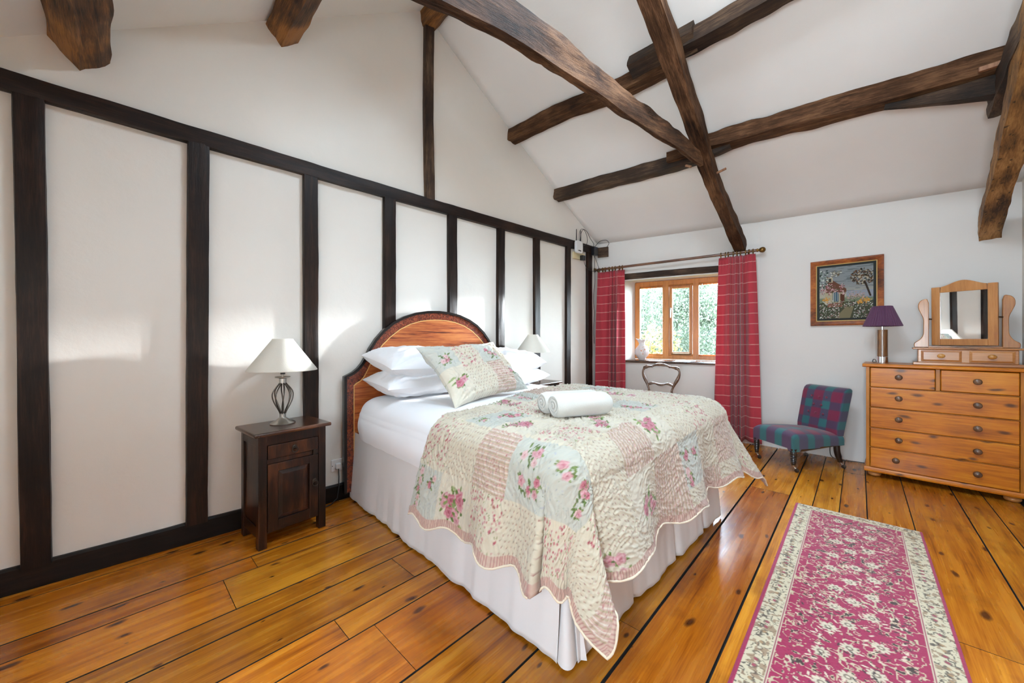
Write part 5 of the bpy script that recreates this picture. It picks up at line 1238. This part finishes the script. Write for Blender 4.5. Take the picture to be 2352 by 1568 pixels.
tag(ro, 'crimson and cream patterned runner rug on the floorboards', 'rug')

# ------------------------------------------------------------------ garden outside the window
t = NT('lawn_and_bank'); co = t.n('TexCoord').outputs['Object']; n_ = t.n('Noise', Vector=co, Scale=1.5, Detail=8.0)
M_lawn = t.done(t.mix(n_, '262f17', '3f4628'), .9)
tag(G().box(-40, 20, 5.5, 45, -2.7, -2.5).build('ground', M_lawn), kind='structure')
def leafmat(name, a, b, c_):
    t = NT(name); co = t.n('TexCoord').outputs['Object']; n_ = t.n('Noise', Vector=co, Scale=4.0, Detail=4.0); n2 = t.n('Noise', Vector=co, Scale=.9, Detail=2.0)
    cc = t.mix(n_, a, b); cc = t.mix(t.ramp(n2, [(.5, 0.0), (.65, .8)]), cc, c_); m = t.done(cc, .7)
    tr = t.n('BsdfTranslucent', Color=cc); mx = t.n('MixShader', Fac=.35, i1=t.b.outputs[0], i2=tr.outputs[0]); t.t.links.new(mx.outputs[0], t.out.inputs[0]); return m
ML = [leafmat('foliage_green', '2c3526', '3c4434', '36402f'), leafmat('foliage_blue_green', '2e3934', '404b48', '37433f'), leafmat('foliage_yellow', '54491f', '6a5e2a', '434a24')]
def shrub(name, label, c_, r_, n, mat, seed, leaf=.033, group='garden foliage beyond the window', cat='bush'):
    rs = np.random.RandomState(seed); root = thing(name, label, cat, (c_[0], c_[1], -2.5), 0, group)
    dirs = rs.normal(size=(n, 3)); dirs /= np.linalg.norm(dirs, axis=1, keepdims=True); rr = rs.uniform(.55, 1, n) ** .5
    lump = 1 + .22 * np.sin(dirs[:, 0] * 7 + seed) * np.sin(dirs[:, 1] * 6) + .18 * np.sin(dirs[:, 2] * 9 + seed)
    cen = dirs * (rr * lump)[:, None] * np.array(r_) + np.array([0, 0, c_[2] + 2.5])
    a = rs.normal(size=(n, 3)); a /= np.linalg.norm(a, axis=1, keepdims=True); b = np.cross(a, rs.normal(size=(n, 3))); b /= np.linalg.norm(b, axis=1, keepdims=True)
    sz = leaf * rs.uniform(.6, 1.3, n)[:, None]
    V = np.stack([cen - a * sz, cen + b * sz * .5, cen + a * sz, cen - b * sz * .5], 1).reshape(-1, 3)
    me = bpy.data.meshes.new('foliage'); me.vertices.add(4 * n); me.vertices.foreach_set('co', V.astype(np.float32).reshape(-1))
    me.loops.add(4 * n); me.loops.foreach_set('vertex_index', np.arange(4 * n, dtype=np.int32)); me.polygons.add(n); me.polygons.foreach_set('loop_start', np.arange(0, 4 * n, 4, dtype=np.int32)); me.update(calc_edges=True)
    link('foliage', me, mat, root)
    g = G(); g.tube([(0, 0, 0), (.05, 0, (c_[2] + 2.5) * .5), (0, .05, c_[2] + 2.5)], [.12, .09, .05], 8); g.build('stem', M_oakdk, root)
shrub('garden_tree', 'blue-green tree seen through the left window light', (-6.6, 9.4, .2), (1.6, 1.1, 2.9), 60000, ML[1], 1, cat='tree')
shrub('garden_tree', 'pale green tree filling the middle window light', (-4.9, 11.6, .3), (1.6, 1.0, 2.9), 60000, ML[0], 2, cat='tree')
shrub('garden_tree', 'pale green tree seen in the right window light', (-3.35, 9.2, .2), (1.15, 1.1, 2.9), 60000, ML[0], 3, cat='tree')
shrub('garden_tree', 'tall dark tree behind the other garden trees', (-8.0, 15.0, .9), (4.2, 1.2, 3.6), 30000, ML[1], 4, leaf=.11, cat='tree')
shrub('flowering_bush', 'yellow flowering bush low behind the casement', (-3.6, 7.9, -.2), (.8, .6, 1.35), 9000, ML[2], 5, leaf=.045)
shrub('flowering_bush', 'yellow flowering bush low behind the jug', (-5.0, 8.0, -.6), (.9, .6, 1.3), 9000, ML[2], 6, leaf=.045)
